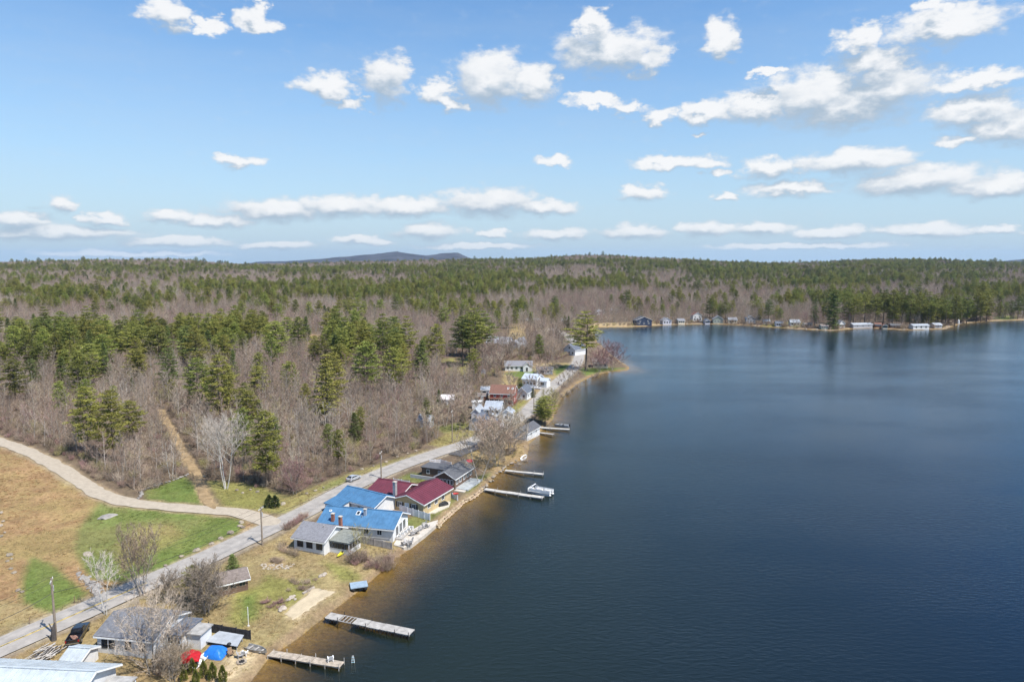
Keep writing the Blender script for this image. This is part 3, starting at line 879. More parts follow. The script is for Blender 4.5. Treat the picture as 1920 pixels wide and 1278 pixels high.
# evergreens thin out a little (wider crowns)
thin = is_con & (rng.random(len(W)) < np.where(dist < 800, 0.45, 0.12))
W, is_con, dist = W[~thin], is_con[~thin], dist[~thin]
x, y, z, px, py = W.T
print('wood', len(W), is_con.sum())
tone = fbm(x, y, 70, 3, 23) + 0.5 * rng.normal(size=len(x)) * 0.45
bare_pick = np.where(tone < -0.32, rng.choice([6, 7, 0, 2], len(x)), np.where(tone < 0.18, rng.choice([0, 1, 2, 5, 11, 3], len(x)), np.where(tone < 0.42, rng.choice([3, 4, 10, 0], len(x)), rng.choice([3, 9, 4, 8], len(x)))))
con_pick = rng.choice([0, 0, 0, 1, 1, 1, 2, 4, 4, 4, 3, 7], len(x))
scl = rng.uniform(0.60, 1.18, len(x)) * (1 + 0.15 * fbm(x, y, 90, 2, 29)) * np.where(is_con, np.where(dist < 520, 1.06, 0.86), np.where(dist < 520, 0.86, 0.96))
scl *= np.where(is_con & (dist > 800) & (rng.random(len(x)) < .08), 1.4, 1.0)
scl *= np.where(is_con & (dist < 330) & (rng.random(len(x)) < .5), .62, 1.0)
rotz = rng.uniform(0, 2 * math.pi, len(x))
inview = (np.abs(px - 960) < 1010) & (py < 1290)

# evergreens the photo shows one by one: foot pixel, height in photo pixels, which kind
SOLO = [(170,708,62,0),(30,735,58,1),(118,715,45,3),(60,715,40,7),(372,745,72,0),(430,745,64,6),(484,735,48,4),(545,725,46,1),(614,765,100,6),(466,785,52,4),(665,815,42,3),(690,715,72,1),(738,715,62,0),(793,692,54,3),
 (245,810,58,4),(355,672,58,7),(428,668,52,0),(392,665,45,3),(300,672,58,1),(265,672,60,0),(228,670,50,2),(196,680,52,0),(260,705,50,4),(630,680,52,3),(605,682,50,0),(640,690,45,4),(520,665,60,1),(540,640,44,0),(575,628,34,3),(629,640,45,5),
 (740,655,58,7),(742,600,50,5),(868,665,70,5),(890,660,80,2),(905,655,70,2),(880,650,60,0),(1040,598,42,5),(985,603,36,7),(970,597,34,7),(1174,587,42,5),(1330,605,44,5),(1360,604,42,2),(1350,603,38,2),(1440,608,45,5),(1462,608,30,5),
 (1563,616,70,5),(1560,616,60,3),(1527,610,36,7),(1590,610,46,0),(1600,612,58,2),(1620,612,62,2),(1640,613,60,2),(1655,612,66,2),(1672,612,66,0),(1690,612,62,2),(1705,613,66,2),(1722,613,62,2),(1740,613,64,2),(1755,612,60,2),(1772,612,56,2),(1790,611,56,0),(1812,607,52,0),(1830,603,54,4),(1838,603,52,4),(1850,602,46,4),
 (1895,598,34,5),(1908,598,40,5),(1918,597,38,5),(1270,590,24,7),(10,690,40,1),(75,690,44,0),(95,640,40,3),(88,655,60,5)]
n_solo = 0
solo_xy = []
CON_LABEL = {'pine_pine': 'broad green pine standing among the bare woods', 'tall_pine': 'tall green pine with bare lower trunk', 'spruce_dark': 'dark conical spruce among the bare woods', 'pine_gold': 'yellowish green pine among the bare woods',
             'tall_dark': 'tall dark evergreen with bare lower trunk', 'thin_gold': 'narrow yellowish evergreen among the bare woods', 'pine_dark': 'broad dark green pine standing among the bare woods'}
CON_GROUP = {'pine_pine': 'broad green pines in the woods', 'tall_pine': 'tall green pines in the woods', 'spruce_dark': 'dark spruces in the woods', 'pine_gold': 'yellowish pines in the woods',
             'tall_dark': 'tall dark evergreens in the woods', 'thin_gold': 'narrow yellowish evergreens in the woods', 'pine_dark': 'broad dark pines in the woods'}
for (fx, fy, hp, k) in SOLO:
    low = 0.0 if fy < 625 else 0.32 * hp          # the bare wood in front hides the foot
    p = at(fx, fy + low)
    depth = p.y * CP - (p.z - CAM_Z) * SP
    H = (hp + low) * depth / FPX * 1.03
    solo_xy.append((p.x, p.y))
    plant_tree('evergreen_tree', CON_LABEL[CONI[k][4]] if p.y < 480 else 'evergreen tree rising behind the far shore of the lake', 'tree', CONI[k], p, H / CONI[k][3], rnd.uniform(0, 6.28),
               CON_GROUP[CONI[k][4]] if p.y < 480 else 'evergreens along the far shore', 1.45 if fy > 625 else 1.15)
    n_solo += 1
sx = np.array(solo_xy)
open_ = np.ones(len(W), bool)                        # room round the evergreens that stand out
for qx, qy in solo_xy:
    rr = math.hypot(qx, qy); ux, uy = qx / rr, qy / rr
    al = (x - qx) * ux + (y - qy) * uy; ac = np.abs((x - qx) * -uy + (y - qy) * ux)
    open_ &= ~((ac < 3.2) & (al > -13) & (al < 4) & (dist < 470))
inview &= open_
con_near = [i for i in np.argsort(dist) if is_con[i] and inview[i]]
bare_near = [i for i in np.argsort(dist) if not is_con[i] and inview[i]]
taken = np.zeros(len(W), bool)
for i in con_near[:300 - n_solo]:
    taken[i] = True
    k = con_pick[i]
    plant_tree('evergreen_tree', CON_LABEL[CONI[k][4]] if y[i] < 480 else 'evergreen tree rising behind the far shore of the lake', 'tree', CONI[k], (x[i], y[i], z[i]), scl[i], rotz[i],
               CON_GROUP[CONI[k][4]] if y[i] < 480 else 'evergreens along the far shore')
BARE_LABEL = {'brown': 'leafless brown-twigged tree in the roadside woods', 'grey': 'leafless grey-twigged tree in the roadside woods', 'red': 'leafless tree with reddish buds in the roadside woods',
              'bud': 'many-stemmed tree with yellow-green buds in the roadside woods', 'pale': 'pale-barked leafless birch in the roadside woods'}
BARE_N = 245
for i in bare_near[:BARE_N]:
    taken[i] = True
    k = bare_pick[i]
    plant_tree('bare_tree', BARE_LABEL[BARE[k][4]], 'tree', BARE[k], (x[i], y[i], z[i] - 0.1), scl[i], rotz[i], BARE_LABEL[BARE[k][4]].replace(' tree', ' trees').replace(' birch', ' birches'))

def scatter(name, label, protos, pts, pick, sc, rot):
    """One mass of trees: points carrying which tree, how big, how turned."""
    col = bpy.data.collections.new(name + '_sources')
    for k, me in enumerate(protos):
        col.objects.link(bpy.data.objects.new('%s_%02d' % (name, k), me))
    me = bpy.data.meshes.new(name)
    me.vertices.add(len(pts)); me.vertices.foreach_set('co', pts.astype(np.float32).ravel())
    a = me.attributes.new('pick', 'INT', 'POINT'); a.data.foreach_set('value', pick.astype(np.int32))
    a = me.attributes.new('size', 'FLOAT_VECTOR', 'POINT'); a.data.foreach_set('vector', sc.astype(np.float32).ravel())
    a = me.attributes.new('turn', 'FLOAT_VECTOR', 'POINT'); a.data.foreach_set('vector', rot.astype(np.float32).ravel())
    o = bpy.data.objects.new(name, me); C.objects.link(o)
    t = bpy.data.node_groups.new(name, 'GeometryNodeTree')
    t.interface.new_socket('Geometry', in_out='INPUT', socket_type='NodeSocketGeometry')
    t.interface.new_socket('Geometry', in_out='OUTPUT', socket_type='NodeSocketGeometry')
    gi, go = t.nodes.new('NodeGroupInput'), t.nodes.new('NodeGroupOutput')
    ci = t.nodes.new('GeometryNodeCollectionInfo'); ci.inputs['Collection'].default_value = col
    ci.inputs['Separate Children'].default_value = True; ci.inputs['Reset Children'].default_value = True
    def na(nm, typ):
        n = t.nodes.new('GeometryNodeInputNamedAttribute'); n.data_type = typ; n.inputs['Name'].default_value = nm
        return n.outputs['Attribute']
    ip = t.nodes.new('GeometryNodeInstanceOnPoints')
    t.links.new(gi.outputs[0], ip.inputs['Points']); t.links.new(ci.outputs[0], ip.inputs['Instance'])
    ip.inputs['Pick Instance'].default_value = True
    t.links.new(na('pick', 'INT'), ip.inputs['Instance Index'])
    t.links.new(na('turn', 'FLOAT_VECTOR'), ip.inputs['Rotation']); t.links.new(na('size', 'FLOAT_VECTOR'), ip.inputs['Scale'])
    t.links.new(ip.outputs[0], go.inputs[0])
    md = o.modifiers.new('scatter', 'NODES'); md.node_group = t
    return tag(o, label, None, None, 'stuff')
far_grow = 1 + 0.45 * sstep(900, 2600, dist)                  # wider spacing far out, so fuller crowns there
for nm, lab, protos, sel, pk in (('evergreen_forest', 'mass of evergreens in the far forest', [c[2] for c in CONI], is_con & ~taken & open_, con_pick),
                                 ('bare_forest', 'mass of leafless trees in the far forest', [b[2] for b in BARE], ~is_con & ~taken & open_, bare_pick)):
    n = int(sel.sum())
    wide = (scl * far_grow * rng.uniform(.9, 1.15, len(scl)))[sel]
    scatter(nm, lab, protos, W[sel, :3], pk[sel], np.stack([wide, wide, scl[sel]], 1), np.stack([np.zeros(n), np.zeros(n), rotz[sel]], 1))

# ------------------------------------------------------------------ brush under and in front of the trees
def grow_shrub(seed, H, n, tw, tone):
    r = np.random.default_rng(seed)
    a = r.uniform(0, 6.283, n); lean = r.uniform(0.1, 0.85, n)
    B0 = np.stack([np.cos(a) * lean * 0.25 * H, np.sin(a) * lean * 0.25 * H, np.zeros(n)], 1)
    T0 = B0 + np.stack([np.cos(a) * lean * 0.5, np.sin(a) * lean * 0.5, r.uniform(0.55, 1.0, n)], 1) * H
    A, B, Wd = [B0], [T0], [np.full(n, tw * 1.6)]
    for k in range(16):
        t = r.uniform(0.25, 0.95, (n, 1))
        p = B0 * (1 - t) + T0 * t
        d = (T0 - B0) * 0.25 + r.normal(size=(n, 3)) * 0.17 * H
        A.append(p); B.append(p + d * r.uniform(.5, 1, (n, 1))); Wd.append(np.full(n, tw))
    v, f = sliver(np.concatenate(A), np.concatenate(B), np.concatenate(Wd), seed)
    me = np_mesh('brush', v, f); me.materials.append(TW[tone])
    return me
SHRUBS = [grow_shrub(50 + i, h, 26, 0.035, tn) for i, (h, tn) in enumerate([(2.2,'brown'),(3.0,'brown'),(2.6,'grey'),(1.8,'red'),(3.4,'brown'),(2.4,'bud')])]
bx_, by_ = jitter_grid(-330, 60, 110, 470, 2.5, 77)
d = shore_dist(bx_, by_); k = d > 3; bx_, by_ = bx_[k], by_[k]
bz_ = height(bx_, by_); bpx, bpy_ = to_px(bx_, by_, bz_)
lim = np.interp(bpx, EDGE[:, 0], EDGE[:, 1])
ok = (bpy_ < lim + 4) & (np.abs(bpx - 960) < 1010) & (rng.random(len(bx_)) < np.where(bpy_ > lim - 40, 0.9, 0.5))
for h_ in HOLES: ok &= ~in_poly(bpx, bpy_, h_)
ok &= (polyline_dist(bx_, by_, ROAD) > 5.0) & (polyline_dist(bx_, by_, GRAVEL) > 3.6) & (polyline_dist(bx_, by_, TRACK) > 1.9)
n = int(ok.sum()); s_ = rng.uniform(0.6, 1.2, n)
scatter('undergrowth', 'leafless brush under the roadside trees', SHRUBS, np.stack([bx_[ok], by_[ok], bz_[ok] - 0.1], 1), rng.choice([0,1,2,4,0,1,3,5], n), np.stack([s_ * 1.15, s_ * 1.15, s_], 1), np.stack([np.zeros(n), np.zeros(n), rng.uniform(0, 6.28, n)], 1))

# brush along the far shore
fx_, fy_ = jitter_grid(60, 620, 500, 680, 3.2, 88)
fd_ = shore_dist(fx_, fy_); k = (fd_ > 2.0) & (fd_ < 13) & (rng.random(len(fd_)) < 0.55); fx_, fy_ = fx_[k], fy_[k]
n = len(fx_); s_ = rng.uniform(0.6, 1.5, n)
scatter('shore_brush', 'leafless brush filling the far bank between the camps', SHRUBS, np.stack([fx_, fy_, height(fx_, fy_) - 0.1], 1), rng.choice([0,1,2,4,0,1,3,5], n), np.stack([s_ * 1.3, s_ * 1.3, s_], 1), np.stack([np.zeros(n), np.zeros(n), rng.uniform(0, 6.28, n)], 1))
# ------------------------------------------------------------------ houses
WHITE = mat('white_siding', (0.66,0.66,0.65), 0.75, 0.06, 1.2)
TRIM = mat('white_trim', (0.80,0.80,0.78), 0.6, 0.04, 1.0)
GREYW = mat('grey_siding', (0.42,0.42,0.44), 0.8, 0.08, 1.2)
LILAC = mat('pale_grey_siding', (0.55,0.55,0.60), 0.8, 0.07, 1.2)
TAN = mat('tan_siding', (0.52,0.40,0.22), 0.8, 0.10, 1.2)
BROWN = mat('brown_siding', (0.16,0.105,0.075), 0.85, 0.15, 1.2)
REDW = mat('red_siding', (0.36,0.065,0.045), 0.8, 0.12, 1.2)
ORANGE = mat('cedar_boards', (0.36,0.14,0.06), 0.8, 0.18, 1.5)
NAVY = mat('navy_siding', (0.035,0.05,0.09), 0.8, 0.12, 1.2)
SAGE = mat('sage_siding', (0.34,0.37,0.30), 0.8, 0.1, 1.2)
CREAM = mat('cream_siding', (0.66,0.60,0.47), 0.8, 0.08, 1.2)
GLASS = mat('window_glass', (0.025,0.032,0.04), 0.08, 0.15, 0.8, spec=0.6)
DARKT = mat('dark_trim', (0.03,0.03,0.032), 0.6, 0.2, 1.0)
SHG = mat('grey_shingles', (0.21,0.21,0.225), 0.92, 0.16, 2.2, 0.3, 9.0, detail=7)
SHD = mat('charcoal_shingles', (0.105,0.108,0.118), 0.92, 0.2, 2.2, 0.3, 9.0, detail=7)
SHS = mat('slate_blue_shingles', (0.115,0.13,0.16), 0.92, 0.2, 2.0, 0.3, 9.0, detail=7)
SHB = mat('brown_shingles', (0.19,0.10,0.075), 0.92, 0.2, 2.2, 0.3, 9.0, detail=7)
SHP = mat('weathered_brown_shingles', (0.20,0.165,0.145), 0.95, 0.22, 2.2, 0.4, 7.0, detail=7)
BLUE = metal_roof('blue_metal_roof', (0.070,0.178,0.315))
MAROON = metal_roof('maroon_metal_roof', (0.140,0.034,0.050))
PALE = metal_roof('pale_blue_metal_roof', (0.43,0.475,0.50))
SILVER = metal_roof('silver_metal_roof', (0.36,0.39,0.43))
BRICK = mat('chimney_masonry', (0.36,0.34,0.33), 0.9, 0.2, 3.0, 0.4, 12.0)
CONC = mat('concrete', (0.50,0.455,0.39), 0.9, 0.14, 0.8, 0.2, 8.0, detail=7)
WOODG = mat('weathered_boards', (0.40,0.375,0.345), 0.9, 0.22, 1.6, 0.3, 12.0, detail=6)
WOODB = mat('brown_boards', (0.26,0.175,0.11), 0.9, 0.22, 1.6, 0.3, 12.0)
STONE = mat('fieldstone', (0.29,0.245,0.19), 0.9, 0.25, 1.4, 0.5, 5.0, rand=0.25, detail=6)
STONEG = mat('grey_boulder', (0.27,0.25,0.23), 0.9, 0.25, 0.9, 0.5, 4.0, rand=0.2, detail=7)

def on_z(px, py, z_):
    return Vector((*flat_ground(px, py, z_), z_))
def frame_of(A, B):
    a, b = at(*A) if len(A) == 2 else Vector(A), at(*B) if len(B) == 2 else Vector(B)
    dx, dy = b.x - a.x, b.y - a.y
    return a, math.atan2(dy, dx), math.hypot(dx, dy)

def gable_body(mb, L, D, h, rise, ridge, foot):
    if ridge == 'x':
        poly = [(0, -foot), (D, -foot), (D, h), (D / 2, h + rise), (0, h)]
        mb.add([(0, y_, z_) for y_, z_ in poly] + [(L, y_, z_) for y_, z_ in poly],
               [(4, 3, 2, 1, 0), (5, 6, 7, 8, 9)] + [(i, (i + 1) % 5, 5 + (i + 1) % 5, 5 + i) for i in range(5)])
    elif ridge == 'y':
        poly = [(0, -foot), (L, -foot), (L, h), (L / 2, h + rise), (0, h)]
        mb.add([(x_, 0, z_) for x_, z_ in poly] + [(x_, D, z_) for x_, z_ in poly],
               [(0, 1, 2, 3, 4), (9, 8, 7, 6, 5)] + [((i + 1) % 5, i, 5 + i, 5 + (i + 1) % 5) for i in range(5)])
    elif ridge == 'flat':
        mb.box(0, 0, -foot, L, D, h)
    else:                                    # shed: high at the back
        poly = [(0, -foot), (D, -foot), (D, h + rise), (0, h)]
        mb.add([(0, y_, z_) for y_, z_ in poly] + [(L, y_, z_) for y_, z_ in poly],
               [(3, 2, 1, 0), (4, 5, 6, 7)] + [(i, (i + 1) % 4, 4 + (i + 1) % 4, 4 + i) for i in range(4)])
def roof_slabs(mb, L, D, h, rise, ridge, ov, th=0.2):
    up = 0.06
    if ridge == 'x':
        k = rise / (D / 2)
        mb.slab([(-ov, -ov, h - k * ov + up + th), (L + ov, -ov, h - k * ov + up + th), (L + ov, D / 2, h + rise + up + th), (-ov, D / 2, h + rise + up + th)], th)
        mb.slab([(L + ov, D + ov, h - k * ov + up + th), (-ov, D + ov, h - k * ov + up + th), (-ov, D / 2 + .004, h + rise + up + th), (L + ov, D / 2 + .004, h + rise + up + th)], th)
    elif ridge == 'y':
        k = rise / (L / 2)
        mb.slab([(-ov, D + ov, h - k * ov + up + th), (-ov, -ov, h - k * ov + up + th), (L / 2, -ov, h + rise + up + th), (L / 2, D + ov, h + rise + up + th)], th)
        mb.slab([(L + ov, -ov, h - k * ov + up + th), (L + ov, D + ov, h - k * ov + up + th), (L / 2 + .004, D + ov, h + rise + up + th), (L / 2 + .004, -ov, h + rise + up + th)], th)
    elif ridge == 'flat':
        mb.box(-ov, -ov, h + .01, L + ov, D + ov, h + .01 + th)
    else:
        k = rise / D
        mb.slab([(-ov, -ov, h - k * ov + up + th), (L + ov, -ov, h - k * ov + up + th), (L + ov, D + ov, h + rise + k * ov + up + th), (-ov, D + ov, h + rise + k * ov + up + th)], th)

def face_xf(face, L, D):
    """Maps (u along the face, out, z) to local coordinates."""
    if face == 'front': return lambda u, o, z_: (u, -o, z_)
    if face == 'back': return lambda u, o, z_: (L - u, D + o, z_)
    if face == 'left': return lambda u, o, z_: (-o, D - u, z_)
    return lambda u, o, z_: (L + o, u, z_)
def fbox(mb, xf, u0, u1, o0, o1, z0, z1):
    a, b = xf(u0, o0, z0), xf(u1, o1, z1)
    mb.box(min(a[0], b[0]), min(a[1], b[1]), z0, max(a[0], b[0]), max(a[1], b[1]), z1)
def add_window(root, xf, u, z0, w, h, mframe=None, shutters=None, off=(0, 0, 0)):
    t = 0.10
    mb = MB()
    for (a, b, c, d_) in ((u - w/2 - t, u + w/2 + t, z0 - t, z0), (u - w/2 - t, u + w/2 + t, z0 + h, z0 + h + t), (u - w/2 - t, u - w/2, z0, z0 + h), (u + w/2, u + w/2 + t, z0, z0 + h)):
        fbox(mb, xf, a, b, -0.02, 0.07, c, d_)
    if w > 0.7: fbox(mb, xf, u - .025, u + .025, -0.01, 0.055, z0, z0 + h)
    f = mb.build('window', mframe or TRIM, root, off)
    p = MB(); fbox(p, xf, u - w/2, u + w/2, -0.03, 0.03, z0, z0 + h)
    p.build('pane', GLASS, f)
    if shutters:
        for s in (-1, 1):
            q = MB(); c = u + s * (w / 2 + t + 0.23); fbox(q, xf, c - .21, c + .21, -0.01, 0.05, z0 - .05, z0 + h + .05)
            q.build('shutter', shutters, f)
def add_door(root, xf, u, w, h, m, off=(0, 0, 0), z0=0.05):
    mb = MB(); fbox(mb, xf, u - w/2, u + w/2, -0.02, 0.06, z0, h)
    dr = mb.build('door', m, root, off)
    k = MB(); fbox(k, xf, u + w/2 - .18, u + w/2 - .10, 0.06, 0.12, 1.0, 1.08); k.build('handle', DARKT, dr)
    fr = MB()
    for (a, b, c, d_) in ((u - w/2 - .1, u - w/2, z0, h + .1), (u + w/2, u + w/2 + .1, z0, h + .1), (u - w/2, u + w/2, h, h + .1)): fbox(fr, xf, a, b, -0.02, 0.075, c, d_)
    fr.build('door_frame', TRIM, dr)

class House:
    def __init__(s, name, label, A, B, D, h, rise, ridge, wall, roof, ov=0.45, cat='house', foot=0.9, group=None, lift=0.0, L=None):
        a, rz, L0 = frame_of(A, B)
        s.L, s.D, s.h, s.rise, s.ridge, s.rz = L or L0, D, h, rise, ridge, rz
        c, sn = math.cos(rz), math.sin(rz)
        cs = [(a.x + c * u - sn * v, a.y + sn * u + c * v) for u in (0, s.L) for v in (0, D)]
        zb = float(np.median(height(np.array([p[0] for p in cs]), np.array([p[1] for p in cs])))) + 0.12 + lift
        s.a = Vector((a.x, a.y, zb))
        s.root = thing(name, label, cat, s.a, rz, group)
        s.wing(0, 0, s.L, D, h, rise, ridge, wall, roof, ov, foot)
    def wing(s, x0, y0, L, D, h, rise, ridge, wall, roof, ov=0.4, foot=0.9, z=0.0):
        mb = MB(); gable_body(mb, L, D, h, rise, ridge, foot)
        s.w = mb.build('wall', wall, s.root, (x0, y0, z))
        mb = MB(); roof_slabs(mb, L, D, h, rise, ridge, ov)
        s.r = mb.build('roof', roof, s.root, (x0, y0, z))
        if roof in (BLUE, MAROON, PALE):                       # standing seams, too fine to pick apart
            sb = MB(); t_ = .27
            if ridge in ('x', 'shed'):
                k = rise / (D / 2 if ridge == 'x' else D); ym = D / 2 if ridge == 'x' else D
                for i in range(int((L + 2 * ov) / .85) + 1):
                    xx = -ov + .03 + i * .85
                    sb.slab([(xx, -ov, h - k * ov + t_ + .05), (xx + .05, -ov, h - k * ov + t_ + .05), (xx + .05, ym, h + rise + t_ + .05), (xx, ym, h + rise + t_ + .05)], .06)
                    if ridge == 'x': sb.slab([(xx + .05, D + ov, h - k * ov + t_ + .05), (xx, D + ov, h - k * ov + t_ + .05), (xx, ym, h + rise + t_ + .05), (xx + .05, ym, h + rise + t_ + .05)], .06)
                if ridge == 'x': sb.box(-ov, D / 2 - .16, h + rise + t_ - .02, L + ov, D / 2 + .16, h + rise + t_ + .07)
            elif ridge == 'y':
                k = rise / (L / 2)
                for i in range(int((D + 2 * ov) / .85) + 1):
                    yy = -ov + .03 + i * .85
                    sb.slab([(-ov, yy + .05, h - k * ov + t_ + .05), (-ov, yy, h - k * ov + t_ + .05), (L / 2, yy, h + rise + t_ + .05), (L / 2, yy + .05, h + rise + t_ + .05)], .06)
                    sb.slab([(L + ov, yy, h - k * ov + t_ + .05), (L + ov, yy + .05, h - k * ov + t_ + .05), (L / 2, yy + .05, h + rise + t_ + .05), (L / 2, yy, h + rise + t_ + .05)], .06)
                sb.box(L / 2 - .16, -ov, h + rise + t_ - .02, L / 2 + .16, D + ov, h + rise + t_ + .07)
            so = sb.build('seams', roof, s.r); so['kind'] = 'stuff'
        tb = MB()                              # fascia boards along the eaves
        if ridge == 'x':
            k = rise / (D / 2)
            for yy in (-ov - .05, D + ov + .005): tb.box(-ov, yy, h - k * ov - .10, L + ov, yy + .045, h - k * ov + .14)
            for xx in (-ov - .05, L + ov + .005):
                for sg in (0, 1):
                    q = [(xx, -ov, h - k*ov + .2), (xx + .045, -ov, h - k*ov + .2), (xx + .045, D/2, h + rise + .2), (xx, D/2, h + rise + .2)]
                    if sg: q = [(p[0], D - p[1], p[2]) for p in q][::-1]
                    tb.slab(q, 0.22)
            tb.build('fascia', TRIM, s.r)
        elif ridge == 'y':
            k = rise / (L / 2)
            for xx in (-ov - .05, L + ov + .005): tb.box(xx, -ov, h - k * ov - .10, xx + .045, D + ov, h - k * ov + .14)
            for yy in (-ov - .05, D + ov + .005):
                for sg in (0, 1):
                    q = [(-ov, yy + .045, h - k*ov + .2), (-ov, yy, h - k*ov + .2), (L/2, yy, h + rise + .2), (L/2, yy + .045, h + rise + .2)]
                    if sg: q = [(L - p[0], p[1], p[2]) for p in q][::-1]
                    tb.slab(q, 0.22)
            tb.build('fascia', TRIM, s.r)
        s.cur = (x0, y0, L, D, z)
        return s
    def win(s, face, us, z0=0.9, w=0.9, h=1.2, shutters=None, m=None):
        x0, y0, L, D, z = s.cur
        xf = face_xf(face, L, D)
        W_ = L if face in ('front', 'back') else D
        for u in us: add_window(s.root, xf, u * W_, z0, w, h, m, shutters, (x0, y0, z))
        return s
    def door(s, face, u, m, w=0.95, h=2.05):
        x0, y0, L, D, z = s.cur
        add_door(s.root, face_xf(face, L, D), u * (L if face in ('front', 'back') else D), w, h, m, (x0, y0, z))
        return s
    def chimney(s, x, y, z0, z1, w=0.7, m=None, d=None):
        mb = MB(); d = d or w
        mb.box(x - w/2, y - d/2, z0, x + w/2, y + d/2, z1)
        ch = mb.build('chimney', m or BRICK, s.root)
        c = MB(); c.box(x - w/2 - .08, y - d/2 - .08, z1 + .002, x + w/2 + .08, y + d/2 + .08, z1 + .14); c.build('chimney_cap', CONC, ch)
        return s
    def skylight(s, x, t, w=0.9, l=1.1):
        """On the front slope of the main roof, t from eave to ridge."""
        k = s.rise / (s.D / 2)
        y0, y1 = t * s.D / 2, t * s.D / 2 + l
        q = [(x, y0, s.h + k * y0 + .36), (x + w, y0, s.h + k * y0 + .36), (x + w, y1, s.h + k * y1 + .36), (x, y1, s.h + k * y1 + .36)]
        mb = MB(); mb.slab(q, 0.12); f = mb.build('skylight', TRIM, s.root)
        q2 = [(x + .12, y0 + .12, s.h + k * (y0 + .12) + .375), (x + w - .12, y0 + .12, s.h + k * (y0 + .12) + .375), (x + w - .12, y1 - .12, s.h + k * (y1 - .12) + .375), (x + .12, y1 - .12, s.h + k * (y1 - .12) + .375)]
        mb = MB(); mb.slab(q2, 0.05); mb.build('pane', GLASS, f)
        return s
    def vent(s, x, y, z, h=0.6, r=0.12):
        mb = MB(); mb.tube([(x, y, z), (x, y, z + h)], r, 8); mb.build('vent_pipe', BRICK, s.root)
        return s
    def part(s, name, m, *boxes):
        mb = MB()
        for b in boxes: mb.box(*b)
        return mb.build(name, m, s.root)

# white cottage with grey roof and sunroom
h = House('cottage', 'white cottage with grey shingle roof and glazed sunroom', (551.8,1029.6), (607.8,1041.2), 7.6, 2.7, 1.75, 'x', WHITE, SHG)
h.w.data.materials[0] = WHITE
h.win('front', (.16, .26, .47, .57, .80, .90), 0.95, 0.55, 1.25, None, DARKT)
h.win('right', (.30,), 1.0, 0.8, 1.2)
h.vent(5.2, 3.0, 4.2, .55)
h.chimney(7.0, 6.3, 2.6, 5.6, .6, mat('brick_red', (.30,.13,.09), .9, .2, 3.0, .4, 12))
h.wing(h.L + .02, 1.9, 4.6, 4.2, 2.2, .55, 'shed', WHITE, mat('grey_green_shingles', (.215,.225,.20), .92, .2, 2.2), .3)
h.win('front', (.12, .31, .50, .69, .88), 0.95, 0.58, 0.95, None, DARKT).win('right', (.14, .38, .62, .86), 0.95, 0.62, 0.95, None, DARKT)
h.part('foundation', CONC, (-.05, -.05, -.9, h.L + .05, -.003, .18))

# long house with blue metal roof
h = House('lake_house', 'long white house with blue metal roof beside the stone patio', (600,999), (737,1016), 8.6, 2.6, 1.9, 'x', WHITE, BLUE, .55)
h.win('front', (.12, .30, .47, .64, .82), 1.0, 1.0, 1.0).win('right', (.26, .50, .74), 0.25, 1.35, 2.0)
h.skylight(7.3, .55).skylight(.9, .62, .5, .5)
h.chimney(9.5, 2.6, 2.5, 5.3, .55, SILVER).chimney(3.0, 0.35, 2.3, 4.6, .6, mat('brick_red', (.30,.13,.09)))
h.vent(9.0, 2.0, 3.6, .5, .1)
h.door('right', .92, TRIM)
h.part('gable_deck', WOODG, (h.L + .03, 1.0, -.4, h.L + 1.6, 8.2, .12))

# blue roofed garage
h = House('garage', 'white garage with blue metal roof beside the road', (633,951), (702,973), 7.4, 2.6, 1.55, 'x', WHITE, BLUE, .5, cat='garage')
h.win('front', (.3, .6), 1.0, .9, .9)
mb = MB(); fbox(mb, face_xf('left', h.L, h.D), 1.2, 4.0, -.02, .05, .02, 2.2); gd = mb.build('garage_door', TRIM, h.root)
mb = MB()
for zz in (.55, 1.1, 1.65): fbox(mb, face_xf('left', h.L, h.D), 1.25, 3.95, .05, .07, zz - .02, zz + .02)
mb.build('panel_line', GREYW, gd)
h.vent(3.2, 2.2, 3.4, .4, .1)
# low blue link roof between garage and house
h.wing(-0.3, -3.6, 4.8, 3.4, 2.1, .5, 'shed', WHITE, BLUE, .2)

# maroon roofed house: two wings
h = House('bungalow', 'tan house with two maroon metal roofed wings and tall chimney', (694,937), (751,949.5), 8.4, 2.6, 1.45, 'x', TAN, MAROON, .5)
h.win('front', (.22, .36, .72, .86), .9, .85, 1.25, DARKT)
Lw = h.L
h.wing(Lw - .4, -2.6, 8.6, 12.5, 2.6, 1.5, 'y', TAN, MAROON, .55)
h.win('front', (.24, .70), .9, 1.0, 1.2, DARKT).win('right', (.2, .45, .7), .9, 1.2, 1.2)
h.door('front', .47, WHITE)
h.chimney(Lw - 1.0, -.75, -.5, 6.0, .75, BRICK)
h.part('deck', WOODB, (Lw - .2, -5.2, -.4, Lw + 5.2, -2.65, .10))

# dark roofed brown cottage with flat wing
h = House('cottage', 'brown cottage with charcoal shingle roof and white windowed front', (817,911), (843,915.5), 11.0, 2.7, 1.5, 'y', BROWN, SHD, .45, L=5.6)
h.win('front', (.14, .32, .50, .68, .86), .95, .55, 1.2).win('right', (.12, .3, .5, .7, .88), .95, 1.0, 1.3)
h.part('deck', mat('grey_deck', (.36,.38,.38), .9, .12, 1.0), (h.L + .04, .3, -.6, h.L + 3.6, 9.5, .08))
h.part('porch_step', CONC, (h.L + .4, -1.2, -.6, h.L + 3.2, .2, -.05))
h.wing(-7.6, 6.0, 8.0, 4.6, 2.5, .3, 'flat', BROWN, SHD, .25)
h.win('front', (.25, .7), 1.0, .8, 1.0)
h.part('garden_wall', GREYW, (-9.6, 3.2, -.4, -1.6, 3.4, 1.1))
h.vent(2.2, 5.2, 3.8, .7, .12)

